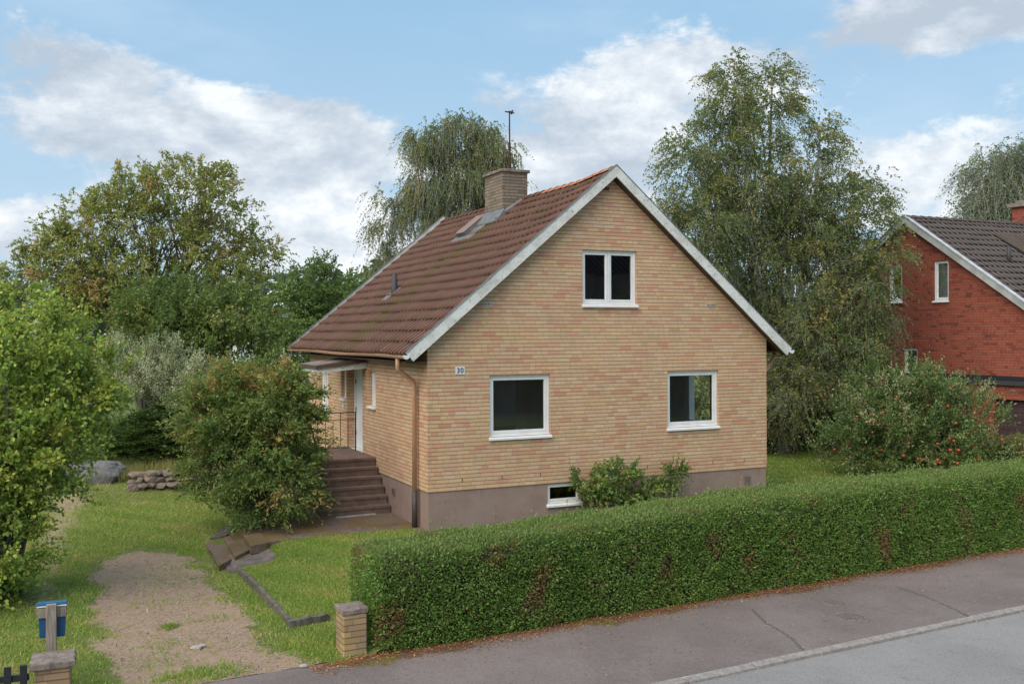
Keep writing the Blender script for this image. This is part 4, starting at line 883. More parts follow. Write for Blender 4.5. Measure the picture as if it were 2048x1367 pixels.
# layered dwarf spruce: flat irregular tiers of needles
R_ = np.random.default_rng(5); sc_c = atd(318, 870, 26.4)
spr = empty('dwarf_spruce', (sc_c[0], sc_c[1], .08), 0, 'dark green layered dwarf spruce above the dry stone wall', 'shrub')
VV, DD = [], []
for k in range(11):
    f = k/10; rad = 1.12*(1-f**2.4)**.5+.14; lob = R_.uniform(0, 6.28, 4); n = int(2600*rad+400)
    for sub in range(2):
        th = R_.uniform(0, 6.28, n); edge_ = rad*(1+.16*np.sin(3*th+lob[0])+.10*np.sin(7*th+lob[1])+.06*np.sin(13*th+lob[2])); rr = edge_*np.sqrt(R_.uniform(.12, 1, n))
        z = .10+1.58*f+R_.normal(0, .014, n)+.03*np.sin(5*th+lob[3])-.10*(rr/rad)**2+sub*.03
        VV.append(np.stack([rr*np.cos(th), rr*np.sin(th), z], 1)); d = th+R_.normal(0, .7, n); DD.append(np.stack([np.cos(d), np.sin(d), R_.normal(.12, .16, n)], 1))
VV = np.concatenate(VV); DD = np.concatenate(DD); n = len(VV)
V, F, Cc = leaves(VV, DD, .085*R_.uniform(.6, 1.2, n), .022, palette(n, [(.015,.036,.009), (.03,.062,.012), (.06,.105,.018)], [3, 3, 1.3], R_), R_, flat=.7)
np_mesh('foliage', V, F, M_needle, spr, col=Cc)
mb = MB(); mb.tube([(0, 0, -.05), (0, 0, 1.6)], [.09, .03], 8)
for i in range(26): th = i*2.4; z = .1+1.4*i/26; mb.tube([(0, 0, z), (.8*math.cos(th), .8*math.sin(th), z+.02)], [.02, .006], 5, caps=False)
mb.build('stems', M_bark, spr)
vb = [el_(u, v, a, b, Y, d) for u, v, a, b, Y, d in ((520,800,100,68,19.6,.95),(440,830,75,60,19.6,.8),(565,860,66,70,19.6,.7),(495,900,125,90,19.5,1.1),(545,960,84,75,19.3,.9),(450,940,68,60,19.5,.8),(500,1005,75,40,19.2,.7),(585,795,34,38,19.6,.45),(400,810,36,45,19.7,.5),(580,950,44,60,19.4,.5))]
VP = (atd(520, 1040, 19.6)[0], 19.6)
plant('viburnum_bush', 'large dense bush with bronze-tipped leaves beside the entrance stairs', 'shrub', GB(*VP), vb, 30, stems=(16, .035),
      ncl=300, rc=.16, nspray=4600, slen=.34, nleaf=11, lL=.085, lW=.036, pal=[(.05,.10,.028), (.075,.135,.035), (.11,.165,.044), (.165,.19,.055), (.20,.16,.06)], wts=[3, 4, 3, 1.6, .2], a=(1, .5, .35), droop=.25, ldroop=.35, shell=.35, twig=.004)
tipsE = [el_(u, v, a, b, 19.5, d) for u, v, a, b, d in ((455,775,70,45,.6),(520,750,60,28,.6),(410,830,55,50,.5),(560,760,50,30,.4))]
Rb = np.random.default_rng(77); vb_root = [o for o in COL.objects if o.name == 'viburnum_bush'][0]; vb0 = np.array(vb_root.location)
V, F, Cc, tw, _c = crown_mesh([(e[0]-vb0[0], e[1]-vb0[1], e[2]-vb0[2], *e[3:]) for e in tipsE], Rb, 90, .10, 900, .22, 8, .07, .03, [(.17,.13,.05), (.16,.16,.05), (.11,.14,.04), (.22,.14,.065)], [1.5, 2, 3, .7], a=(1, .4, .7), shell=.3)
np_mesh('bronze_tips', V, F, M_leaf, vb_root, col=Cc)
lc = [el_(u, v, a, b, Y, d) for u, v, a, b, Y, d in ((30,640,60,60,15.5,.6),(100,690,60,70,15.5,.6),(-60,700,90,110,15.4,.9),(20,790,140,110,15.2,1.1),(140,785,75,66,15.4,.65),(65,900,100,95,15.2,.9),(185,800,40,34,15.5,.35),(0,980,90,90,15.0,.8),(40,960,55,50,15.3,.5),(-60,900,100,130,15.0,1),(10,1080,62,90,14.8,.6),(-10,1160,60,45,14.5,.5),(205,740,36,30,15.6,.3),(-80,1080,80,100,14.8,.8))]
LP = (atd(-10, 1200, 15.2)[0], 15.2)
plant('lilac_bush', 'tall light green bush with yellowing leaves filling the left edge', 'shrub', GB(*LP), lc, 31, stems=(40, .035), bark=M_greybark,
      ncl=480, rc=.15, nspray=6600, slen=.36, nleaf=9, lL=.066, lW=.056, pal=[(.07,.14,.025), (.10,.18,.03), (.15,.225,.04), (.20,.27,.05), (.27,.30,.06)], wts=[2.4, 4, 3.6, 2.4, .9], a=(1, .45, .5), droop=.15, ldroop=.45, shell=.33, twig=.004, fold=None) if False else \
plant('lilac_bush', 'tall light green bush with yellowing leaves filling the left edge', 'shrub', GB(*LP), lc, 31, stems=(46, .03), bark=M_greybark,
      ncl=480, rc=.15, nspray=5600, slen=.36, nleaf=9, lL=.066, lW=.056, pal=[(.07,.14,.025), (.10,.18,.03), (.15,.225,.04), (.20,.27,.05), (.27,.30,.06)], wts=[2.4, 4, 3.6, 2.4, .9], a=(1, .45, .5), droop=.15, ldroop=.45, shell=.33, twig=.004, mixk=.6)
bs = [(-12.6, 25.5, 1.3, 1.5, 1.6, 1.5), (-14.6, 24.6, 1.5, 1.7, 1.7, 1.7), (-16.8, 23.4, 1.4, 1.7, 1.7, 1.6), (-11.6, 27.0, 1.0, 1.2, 1.4, 1.1), (-19.2, 22.0, 1.6, 1.8, 1.8, 1.8)]
plant('boundary_shrubbery', 'mid green shrubs on the garden boundary behind the tall light green bush, left of the boulder', 'shrub', (-14.6, 24.6, hgt_at((-14.6, 24.6))), bs, 37, stems=(14, .05),
      ncl=200, rc=.3, nspray=3000, slen=.5, nleaf=11, lL=.11, lW=.07, pal=[(.045,.09,.025), (.065,.125,.032), (.10,.155,.04), (.15,.18,.045)], wts=[3, 4, 2, .8], a=(1, .5, .4), droop=.2, ldroop=.3, twig=.006)
ap = [el_(u, v, a, b, Y, d) for u, v, a, b, Y, d in ((1760,800,60,55,26,1),(1850,790,66,50,26,1),(1720,860,60,48,26,.9),(1820,860,110,65,25.8,1.4),(1930,830,60,55,26,1),(1945,895,62,36,25.8,.9),(1870,900,90,35,25.5,1.1),(1690,900,36,24,26,.5),(1750,905,60,28,25.6,.7)  ,(1650,905,24,18,26,.4))]
AP = (atd(1850, 900, 26)[0], 26.0)
ar = plant('apple_tree', 'low spreading apple tree with red apples on the lawn before the red brick house', 'tree', GB(*AP), ap, 32, trunk=([atd(1850, 830, 26), atd(1780, 840, 26)], 26, .07, (.15, .95)),
      ncl=260, rc=.17, nspray=3900, slen=.42, nleaf=12, lL=.088, lW=.038, pal=[(.045,.095,.028), (.075,.135,.042), (.125,.18,.075), (.20,.24,.13)], wts=[3, 4, 2.4, 1], a=(.7, .4, .6), droop=.0, ldroop=.0, shell=.4, twig=.005)
M_apple = mottled('apple_skin', (.42,.035,.025), (.50,.10,.04), 20, .35, bmp=0, spec=.5)
Ra = np.random.default_rng(9); amb = MB(); K = 8
vs = [(0, 0, -.028)]+[(.038*math.sin(a)*math.cos(b), .038*math.sin(a)*math.sin(b), -.036*math.cos(a)) for a in (.7, 1.3, 1.9, 2.5) for b in np.linspace(0, 2*math.pi, K, endpoint=False)]+[(0, 0, .024)]
fs = [(0, 1+(j+1) % K, 1+j) for j in range(K)]+[(1+i*K+j, 1+i*K+(j+1) % K, 1+(i+1)*K+(j+1) % K, 1+(i+1)*K+j) for i in range(3) for j in range(K)]+[(1+3*K+j, 1+3*K+(j+1) % K, 1+4*K) for j in range(K)]
amb.add(vs, fs); a0 = amb.build('apple', M_apple, ar, smooth=True)
b0 = np.array(ar.location)
for i in range(70):
    e = ap[Ra.choice(8, p=[.08, .1, .13, .25, .08, .1, .16, .1])]; d = unit(Ra.normal(size=3)); d[1] = -abs(d[1])-.3; d = unit(d); p = np.array(e[:3])+d*np.array(e[3:6])*1.02-b0
    o = a0 if i == 0 else a0.copy()
    if i: COL.objects.link(o); o.parent = ar
    o.location = tuple(p); s = Ra.uniform(.8, 1.25); o.scale = (s, s, s)
RB = hw(3.75, -.42)
rosep = dict(pal=[(.045,.10,.028), (.075,.14,.035), (.13,.18,.05), (.20,.10,.06)], wts=[3, 4, 2, .8], a=(1, .6, .4), droop=.2, ldroop=.3, twig=.005)
def lel(x, y, z, rx, ry, rz_): p = hw(x, y); return (p[0], p[1], z, rx, ry, rz_)
plant('rose_bush', 'larger rose bush beside the basement window of the yellow house', 'shrub', (*RB, -.08), [lel(3.35, -.45, .55, .35, .3, .40), lel(3.9, -.5, .62, .42, .3, .38), lel(4.35, -.5, .42, .36, .3, .36), lel(2.95, -.4, .68, .16, .18, .2), lel(3.75, -.4, .95, .2, .2, .16)], 33, stems=(9, .014), ncl=90, rc=.08, nspray=620, slen=.24, nleaf=8, lL=.075, lW=.05, group='rose bushes by the gable wall', **rosep)
RB = hw(4.95, -.4)
plant('rose_bush', 'smaller rose bush with red hips against the plinth of the yellow house', 'shrub', (*RB, -.08), [lel(4.8, -.4, .35, .28, .22, .3), lel(5.05, -.4, .6, .2, .18, .26), lel(5.3, -.4, .8, .16, .14, .14)], 34, stems=(6, .012), ncl=40, rc=.07, nspray=240, slen=.22, nleaf=8, lL=.06, lW=.038, group='rose bushes by the gable wall', **rosep)
# distant woods on the horizon
Rw = np.random.default_rng(44); PW, DW = [], []
for i in range(230):
    a = Rw.uniform(-.85, .75); Y = Rw.uniform(260, 330); H = Rw.uniform(14, 22)+10*math.exp(-((a+.25)/.2)**2)*.3; x = math.tan(a)*Y
    z = H*Rw.random(60)**.8; r_w = (1-z/H)*3.4+.5; th = Rw.uniform(0, 6.28, 60)
    PW.append(np.stack([x+r_w*np.cos(th)*.6, Y+r_w*np.sin(th)*.6, z], 1)); DW.append(np.stack([np.cos(th), np.sin(th), -.1+0*th], 1))
PW = np.concatenate(PW); DW = np.concatenate(DW); n = len(PW)
V, F, Cc = leaves(PW, DW, 3.6, 2.6, np.array([[.075, .105, .085]])*Rw.uniform(.75, 1.25, (n, 1)), Rw)  # distance haze is put into the greyed leaf colour
tag(np_mesh('distant_woods', V, F, M_leaf, None, col=Cc), 'hazy conifer woods along the horizon behind the gardens', 'woods', kind='stuff')

# ------------------------------------------------------------------ white houses glimpsed through the trees
def far_house(name, label, x, y, w_, d_, h, rh, rot, mroof):
    r = empty(name, (x, y, 0), rot, label, 'house', 'white houses behind the gardens')
    b = MB(); b.prism([(-w_/2, 0), (w_/2, 0), (w_/2, d_), (-w_/2, d_)], -.3, h); b.add([(-w_/2, 0, h), (w_/2, 0, h), (0, 0, h+rh), (-w_/2, d_, h), (w_/2, d_, h), (0, d_, h+rh)], [(0, 1, 2), (3, 5, 4)]); b.build('wall', M_white, r)
    b = MB()
    for sg in (-1, 1): xe = sg*(w_/2+.35); ze = h-.35*rh/(w_/2); b.hexa([(0, -.3, h+rh), (xe, -.3, ze), (xe, d_+.3, ze), (0, d_+.3, h+rh)], [(0, -.3, h+rh+.12), (xe, -.3, ze+.12), (xe, d_+.3, ze+.12), (0, d_+.3, h+rh+.12)])
    b.build('roof', mroof, r)
    for x_ in (-w_/4, w_/4):
        b = MB(); b.box(x_-.55, x_+.55, -.05, -.01, 1.2, 2.5); fr = b.build('window', M_white, r); b = MB(); b.box(x_-.48, x_+.48, -.06, -.052, 1.27, 2.43); b.build('pane', M_glass2, fr)
M_roofred = mottled('red_far_roof', (.36,.12,.07), (.28,.10,.06), 3, .9)
p = atd(575, 664, 72); far_house('white_house', 'white house with red roof glimpsed through leaves left of the yellow house roof', p[0], 72, 7, 9, 3.2, 2.2, .5, M_roofred)
wp = atd(580, 690, 44); cp = None
# the far side of the street, mirrored in the window panes
def opp(t, s_): p = sw(t, s_); return p
p = opp(23, -29); ro = empty('opposite_house', (p[0], p[1], -.5), ST, 'dark roofed house across the street behind the viewer', 'house')
b = MB(); b.box(-8, 8, -5, 5, 0, 3.2); b.build('wall', mottled('opposite_wall', (.16,.12,.10), (.12,.09,.08), 2, .9), ro)
b = MB(); b.add([(-8.6, 5.6, 2.9), (8.6, 5.6, 2.9), (8.6, 0, 9.4), (-8.6, 0, 9.4), (-8.6, -5.6, 2.9), (8.6, -5.6, 2.9)], [(0, 1, 2, 3), (3, 2, 5, 4)]); b.build('roof', mottled('opposite_roof', (.035,.035,.045), (.05,.05,.06), 3, .9), ro)
for i, (t_, s_, h_, lb) in enumerate(((12, -27, 8.5, 'tall dark tree across the street nearest the viewer'), (35, -28, 9.5, 'tallest dark tree across the street beyond the dark roofed house'), (22, -21, 4.5, 'low dark tree across the street before the dark roofed house'))):
    p = opp(t_, s_); plant('street_tree', lb, 'tree', (p[0], p[1], -.5), [(p[0], p[1], h_*.6, h_*.42, h_*.42, h_*.42), (p[0]+1.5, p[1]-1, h_*.35, h_*.35, h_*.35, h_*.3)], 90+i, trunk=([(p[0], p[1], h_*.8)], 12, .2, (.2, .9)), group='trees across the street',
      ncl=60, rc=.8, nspray=900, slen=1.0, nleaf=9, lL=.42, lW=.24, pal=[(.03,.06,.02), (.045,.08,.025)], wts=[1, 1], twig=0)
cp = empty('washing_line_post', (wp[0], wp[1], .1), .3, 'thin white post with a slanting arm beside the left eave of the yellow house', 'post')
b = MB(); b.tube([(0, 0, -.1), (0, 0, 3.15)], .035, 8); b.build('post', M_white, cp); b = MB(); b.tube([(0, 0, 2.75), (.32, 0, 2.98)], .03, 8); b.build('arm', M_white, cp)

# ------------------------------------------------------------------ path, garden steps, edging
def ring_from_px(px, z): return [tuple(onz(u, v, z)[:2]) for u, v in px]
def patch(name, px, z, m, thick=.08, kind='structure', ztop=None, label=None, cat=None):
    mb = MB(); pts = ring_from_px(px, z); z1 = ztop or [z]*len(pts); mb.prism(pts, [q-thick for q in z1], z1)
    o = mb.build(name, m); return tag(o, label, cat, kind=kind)
def slab_mat():
    m, N, b = mat('mossy_paving', (.13,.085,.07), .9); co = objco(N); n1 = N.noise(co, 2.2, 6, .65); n2 = N.noise(co, 24, 5, .7)
    br = N.node('ShaderNodeTexBrick'); br.inputs['Scale'].default_value = 1.0; br.inputs['Brick Width'].default_value = .5; br.inputs['Row Height'].default_value = .5; br.inputs['Mortar Size'].default_value = .008; br.offset = 0
    mp = N.node('ShaderNodeMapping'); mp.inputs['Rotation'].default_value = (0, 0, -TH); N.l.new(co, mp.inputs[0]); N.l.new(mp.outputs[0], br.inputs['Vector'])
    c = N.mix(N.ss(n2, .4, .65), (.125,.085,.07), (.21,.155,.13)); c = N.mix(N.m('MULTIPLY', N.ss(n1, .42, .6), .8), c, (.155,.105,.025)); c = N.mix(N.m('MULTIPLY', N.ss(N.noise(co, .8, 3), .5, .7), .5), c, (.08,.05,.035))
    c = N.mix(N.m('MULTIPLY', br.outputs['Fac'], .7), c, (.05,.06,.02)); N.l.new(c, b.inputs['Base Color']); bump(N, b, n2, .6, .01); return m
M_slab = slab_mat()
patch('garden_path', [(480,1058),(502,1089),(540,1083),(600,1075),(700,1066),(770,1059),(850,1062),(836,1050),(805,1038),(772,1018),(640,1030),(560,1043)], -.066, M_slab, .3)
gs = empty('garden_steps', tuple(onz(470, 1095, -.3)), 0, 'low mossy concrete steps leading up from the gravel drive to the path', 'steps')
gsl = np.array(gs.location)
def gpart(name, px, zs, m, thick):
    mb = MB(); pts = [onz(u, v, z) for (u, v), z in zip(px, zs)]; mb.prism([(p[0]-gsl[0], p[1]-gsl[1]) for p in pts], [p[2]-thick-gsl[2] for p in pts], [p[2]-gsl[2] for p in pts]); return mb.build(name, m, gs, bevel=.006)
gpart('step', [(479,1057),(501,1090),(538,1084),(515,1052)], [-.05]*4, M_slab, .16)
gpart('step', [(448,1073),(470,1112),(508,1094),(486,1060)], [-.155]*4, M_slab, .13)
gpart('step', [(412,1086),(438,1130),(484,1106),(456,1066)], [-.225]*4, M_slab, .14)
M_flag = mottled('flagstone', (.17,.135,.12), (.11,.09,.075), 5, .9, (.28,.24,.21), 16, .6, .8, .02)
def ong(u, v):
    z = -.3
    for _ in range(30): p = onz(u, v, z); z = .6*z+.4*hgt_at(p)
    return p
def flags(quad, n=22, lift=.035):
    A, B, C_, D = [ong(u, v)[:2] for u, v in quad]; vs = []
    for i in range(n+1):
        for j in range(n+1):
            a, b = i/n, j/n; p = (A*(1-a)+B*a)*(1-b)+(D*(1-a)+C_*a)*b; vs.append((p[0]-gsl[0], p[1]-gsl[1], hgt_at(p)+lift-gsl[2]-(.08 if i in (0, n) or j in (0, n) else 0)))
    mb = MB(); mb.add(vs, [tuple(int(q) for q in f) for f in grid_faces(n+1, n+1)]); return mb.build('sloping_flagstones', M_flag, gs)
flags([(436,1124),(457,1148),(558,1112),(534,1088)]); flags([(417,1088),(452,1074),(486,1044),(446,1054)])
if 0: gpart('sloping_flagstones', [(438,1128),(457,1147),(556,1111),(537,1086),(507,1096)], [-.33, -.36, -.08, -.01, -.12], M_flag, .12)
if 0: gpart('sloping_flagstones', [(419,1086),(455,1071),(484,1056),(478,1040),(440,1058)], [-.235, -.14, -.02, -.02, -.2], M_flag, .12)
# concrete edging of the lawn
ed = empty('lawn_edging', (*sw(-.2, 1.6), -.42), 0, 'low grey concrete edging around the raised front lawn by the gravel drive', 'edging'); e0 = np.array(ed.location)
def edge(a, b, wd, name):
    mb = MB(); n = 12; a = np.array(a); b = np.array(b); d = unit(b-a); nn = np.array([-d[1], d[0]]); Re = np.random.default_rng(int(abs(a[0]*100))); prev = None; vs = []
    for i in range(n+1):
        q = a+(b-a)*i/n; zt = float(height(*(q+np.array([.18, .12]))))+.015+Re.normal(0, .006)
        for o, z in ((-wd/2, zt-.35), (-wd/2, zt), (wd/2, zt), (wd/2, zt-.35)): p = sw(*(q+nn*(o+Re.normal(0, .004)))); vs.append((p[0]-e0[0], p[1]-e0[1], z-e0[2]))
    mb.add(vs, [(i*4+j, i*4+(j+1) % 4, (i+1)*4+(j+1) % 4, (i+1)*4+j) for i in range(n) for j in range(4)]+[(0, 1, 2, 3), tuple(n*4+j for j in range(4))]); mb.build(name, M_curb, ed)
edge((-.22, 1.72), (-.2, 4.7), .065, 'edging_strip'); edge((-.265, 1.60), (.32, 1.66), .12, 'edging_strip')

# ------------------------------------------------------------------ gate pillars, mailbox, fence
def pillar(label, p, z0, w_, d_, h, rz_, cw=.035, capt=.075, lean=0):
    r = empty('gate_pillar', (p[0], p[1], z0), rz_, label, 'pillar', 'gate pillars'); r.rotation_euler = (lean, 0, rz_)
    m = MB(); m.prism([(-w_/2, -d_/2), (w_/2, -d_/2), (w_/2, d_/2), (-w_/2, d_/2)], -.12, h-capt); m.build('brick_shaft', M_pill, r, bevel=.012)
    Rp = np.random.default_rng(int(w_*1000+h*77)); a, b = w_/2+cw, d_/2+cw; n = 8; vs = []
    per = [(x, -b) for x in np.linspace(-a, a, n)]+[(a, y) for y in np.linspace(-b, b, n)[1:]]+[(x, b) for x in np.linspace(a, -a, n)[1:]]+[(-a, y) for y in np.linspace(b, -b, n)[1:-1]]
    k = len(per); jit = Rp.normal(0, .006, (k, 2))
    for z, sc_ in ((h-capt+.002, .96), (h-capt+.015, 1), (h-.012, 1), (h, .95)):
        for i, (x, y) in enumerate(per): vs.append((x*sc_+jit[i, 0], y*sc_+jit[i, 1], z+Rp.normal(0, .003)))
    vs.append((0, 0, h+.004)); m = MB(); m.add(vs, [(i*k+j, i*k+(j+1) % k, (i+1)*k+(j+1) % k, (i+1)*k+j) for i in range(3) for j in range(k)]+[(3*k+j, 3*k+(j+1) % k, 4*k) for j in range(k)]+[tuple(range(k))])
    m.build('cap_stone', M_cap, r)
pr = onz(703, 1303, -.45); pillar('short yellow brick gate pillar at the near left end of the hedge', pr, -.45, .31, .33, .60, .46, cw=.015)
pl = atd(97, 1367, 10.95); pillar('short yellow brick gate pillar in the bottom left corner before the mailbox', (pl[0], pl[1]+.12), -.45, .36, .34, .53, ST-.12, cw=.045, capt=.085)
pm = atd(103, 1280, 11.55); mbx = empty('mailbox', (pm[0], pm[1], -.44), ST-.15, 'blue mailbox seen from behind on a weathered wooden post behind the left pillar', 'mailbox')
m = MB(); m.box(-.055, .055, -.035, .035, -.1, .965); m.build('post', M_oldwood, mbx, bevel=.004)
m = MB(); m.box(-.155, .155, .037, .065, .80, .915); m.build('cross_board', M_oldwood, mbx, bevel=.003)
m = MB(); m.hexa([(-.135, .068, .56), (.135, .068, .56), (.135, .22, .58), (-.135, .22, .58)], [(-.15, .068, .93), (.15, .068, .93), (.15, .25, .93), (-.15, .25, .93)]); m.build('box_body', M_blue, mbx, bevel=.008)
m = MB(); m.hexa([(-.165, .03, .945), (.165, .03, .945), (.165, .27, .91), (-.165, .27, .91)], [(-.16, .035, .985), (.16, .035, .985), (.16, .265, .945), (-.16, .265, .945)]); m.build('lid', mottled('blue_lid', (.02,.12,.22), (.03,.14,.25), 8, .35, bmp=0, spec=.5), mbx, bevel=.006)
m = MB(); m.box(-.158, .158, .034, .05, .927, .942); m.build('pale_strip', M_white, mbx)
fp = atd(38, 1340, 10.75); fe = empty('picket_fence', (fp[0], fp[1], -.45), ST-.12, 'black picket fence in the bottom left corner beside the pillar', 'fence')
m = MB(); m.box(-1.6, .10, .0, .03, .36, .43); m.box(-1.6, .10, .0, .03, .06, .12); m.build('rail', M_black, fe, bevel=.003)
for i in range(10):
    x = .045-i*.155; m = MB(); m.box(x-.036, x+.036, -.024, -.002, .03, .535); m.build('picket', M_black, fe, bevel=.003)

# ------------------------------------------------------------------ boulder, stone wall, small things
def rock(mb, c, r, seed, sub=3, flat=.35, ang=1.0):
    import bmesh
    from mathutils import noise
    bm = bmesh.new(); bmesh.ops.create_icosphere(bm, subdivisions=sub, radius=1); off = Vector((seed*3.1, seed*1.7, seed*.9)); vs = []
    for v in bm.verts:
        p = v.co.normalized(); q = Vector((abs(p.x)**.8*math.copysign(1, p.x), abs(p.y)**.8*math.copysign(1, p.y), abs(p.z)**.8*math.copysign(1, p.z)))
        k = 1+.28*ang*noise.noise(p*1.3+off)+.12*ang*noise.noise(p*3.1+off)+.05*noise.noise(p*8+off); q = q*k
        vs.append((c[0]+q.x*r[0], c[1]+q.y*r[1], c[2]+q.z*r[2]))
    mb.add(vs, [tuple(v.index for v in f.verts) for f in bm.faces]); bm.free()
M_rock = mottled('grey_rock', (.19,.18,.175), (.12,.115,.11), 3.2, .9, (.30,.29,.27), 18, .6, 1.0, .04)
M_stone = mottled('warm_stone', (.22,.165,.13), (.13,.10,.08), 3.0, .9, (.30,.26,.21), 14, .6, .9, .03)
bp = onz(196, 985, -.2); br_ = MB(); rock(br_, (0, 0, .12), (.80, .55, .40), 4, sub=4); bo = br_.build('boulder', M_rock, smooth=False); bo.location = (bp[0], bp[1], hgt_at(bp)-.02)
tag(bo, 'large grey boulder at the left end of the dry stone wall', 'boulder')
sw_ = MB(); Rs = np.random.default_rng(8); a_ = onz(252, 996, -.22); b_ = onz(400, 988, -.2); L = np.linalg.norm((b_-a_)[:2]); dd_ = unit((b_-a_)[:2]); o0 = np.array([a_[0], a_[1]])
for lay in range(3):
    x = 0.0
    while x < L+1.2:
        wd = Rs.uniform(.08, .24); hh = Rs.uniform(.06, .09); bul = -.25*math.sin(math.pi*min(1, x/(L+.01)))*0
        q = dd_*(x+wd)+np.array([-dd_[1], dd_[0]])*(.08*lay+Rs.normal(0, .02))
        rock(sw_, (q[0], q[1], .04+lay*.125+Rs.normal(0, .015)+.04*math.sin(x*2.2)), (wd*1.1, .17, hh*1.1), Rs.uniform(0, 50), sub=2, ang=1.5); x += wd*1.6
wo = sw_.build('dry_stone_wall', M_stone); wo.location = (a_[0], a_[1]+.1, hgt_at(a_)-.02); tag(wo, 'low dry stone wall of reddish stones at the end of the back lawn', 'wall')
for i, (u, v, r_, lb) in enumerate(((1668, 1204, .14, 'round iron valve cover close to the hedge foot on the pavement'), (1700, 1232, .19, 'larger round iron cover in the middle of the pavement'))):
    p = onz(u, v, -.45); m = MB(); m.tube([(0, 0, -.03), (0, 0, .006)], r_, 24); o = m.build('valve_cover', M_cover if i else mottled('cast_iron', (.125,.098,.09), (.165,.135,.125), 18, .8, (.08,.06,.05), 50, .5, .8, .01), bevel=.003)
    M_cover = o.data.materials[0]; o.location = (p[0], p[1], -.452+.012*math.sin(ts(p)[0]*.9)*math.sin(ts(p)[1]*1.3)+.003)
    rg = MB(); n = 24; rg.add([(r_*1.12*math.cos(2*math.pi*k/n), r_*1.12*math.sin(2*math.pi*k/n), z) for z in (-.03, .003) for k in range(n)]+[(r_*1.02*math.cos(2*math.pi*k/n), r_*1.02*math.sin(2*math.pi*k/n), .003) for k in range(n)], [(k, (k+1) % n, (k+1) % n+n, k+n) for k in range(n)]+[(n+k, n+(k+1) % n, 2*n+(k+1) % n, 2*n+k) for k in range(n)])
    rg.build('rim', M_cap, o); tag(o, lb, 'cover', 'covers in the pavement')
p = hw(-.78, 2.08); m = MB(); m.box(-.42, .42, -.035, .035, 0, .02)
for i in range(10): m.box(-.40+i*.084, -.36+i*.084, -.03, .03, .021, .027)
o = m.build('boot_scraper', mottled('galvanised', (.42,.43,.44), (.32,.33,.34), 10, .5, bmp=0), bevel=.002); o.location = (p[0], p[1], -.064); o.rotation_euler = (0, 0, TH+.03); tag(o, 'narrow galvanised scraper grate lying at the foot of the entrance stairs', 'grate')
for u, v, s_, lb in ((392, 1298, .07, 'larger pale stone lying in the middle of the gravel drive'), (404, 1294, .05, 'smaller pale stone touching the larger one on the gravel drive'), (607, 1330, .05, 'pale stone at the pavement edge left of the hedge pillar')):
    p = onz(u, v, -.43); m = MB(); rock(m, (0, 0, 0), (s_, s_*.7, s_*.45), u*.1, sub=2); o = m.build('stone', mottled('pale_stone%d' % u, (.45,.40,.36), (.34,.29,.26), 20, .9)); o.location = (p[0], p[1], hgt_at(p)+.015); tag(o, lb, 'stone', 'loose stones')

# ------------------------------------------------------------------ grass blades, tufts, leaf litter
def blades(name, label, cat, TS, Hh, pal, wts, seed, wid=.010, lean=.5, group=None):
    R = np.random.default_rng(seed); n = len(TS); X = P0[0]+T_[0]*TS[:, 0]+S_[0]*TS[:, 1]; Y = P0[1]+T_[1]*TS[:, 0]+S_[1]*TS[:, 1]; Z = height(TS[:, 0], TS[:, 1])-.004
    B = np.stack([X, Y, Z], 1); th = R.uniform(0, 6.28, n); sd = np.stack([np.cos(th), np.sin(th), 0*th], 1)*wid*R.uniform(.6, 1.4, (n, 1))
    tip = B+np.stack([R.normal(0, lean, n), R.normal(0, lean, n), np.ones(n)], 1)*(Hh*R.uniform(.5, 1.35, n))[:, None]
    V = np.stack([B-sd, B+sd, tip], 1).reshape(-1, 3); F = np.arange(3*n).reshape(-1, 3)
    nn = np.sin(TS[:, 0]*2.1+np.sin(TS[:, 1]*1.3))*np.cos(TS[:, 1]*1.7+1)*.25+.5+.2*np.sin(TS[:, 0]*6.3+TS[:, 1]*4.1)
    col = palette(n, pal, wts, R, np.clip(nn+R.normal(0, .15, n), 0, .999), .6)
    return tag(np_mesh(name, V, F, M_blade, None, col=np.repeat(col, 3, 0)), label, cat, group, 'stuff')
Rg = np.random.default_rng(99)
GP = [(.08,.155,.028), (.115,.19,.040), (.15,.21,.052), (.20,.22,.07), (.26,.22,.105)]
c = np.stack([Rg.uniform(-.15, 7, 190000), Rg.uniform(1.68, 6.2, 190000)], 1); hl = np.stack([(P0[0]+T_[0]*c[:, 0]+S_[0]*c[:, 1]-HO[0]), (P0[1]+T_[1]*c[:, 0]+S_[1]*c[:, 1]-HO[1])], 1); lx = hl@D1; ly = hl@D2
PATH = [ts(onz(u, v, z_)) for u, v, z_ in [(436,1126,-.3),(456,1146,-.33),(548,1112,-.15)]]+[ts(onz(u, v, -.07)) for u, v in [(540,1084),(600,1076),(700,1067),(770,1060),(848,1057),(848,1010),(640,1020),(480,1044)]]+[ts(onz(419, 1086, -.23))]
ok = (ly < -.05) | (lx < -.05); ok &= ~inpoly(c[:, 0], c[:, 1], PATH); ok &= ~((c[:, 0] > 1.5) & (ly > -3.0) & False) ; ok &= ~((c[:, 0] < -.12) & (c[:, 1] > 4.7))
ok &= (c[:, 0] < 3.2) | (Rg.random(len(c)) < .25)
blades('lawn_grass', 'short mown grass of the raised front lawn beside the hedge', 'grass', c[ok], np.full(ok.sum(), .036), GP, [3, 4, 3, 1.6, .6], 61, .008)
def on_ground(n, t0, t1, s0, s1): return np.stack([Rg.uniform(t0, t1, n), Rg.uniform(s0, s1, n)], 1)
c = on_ground(260000, -7.5, .9, 0.02, 14); gdist = polydist(c[:, 0], c[:, 1], GRAV); ddist = polydist(c[:, 0], c[:, 1], DIRT)
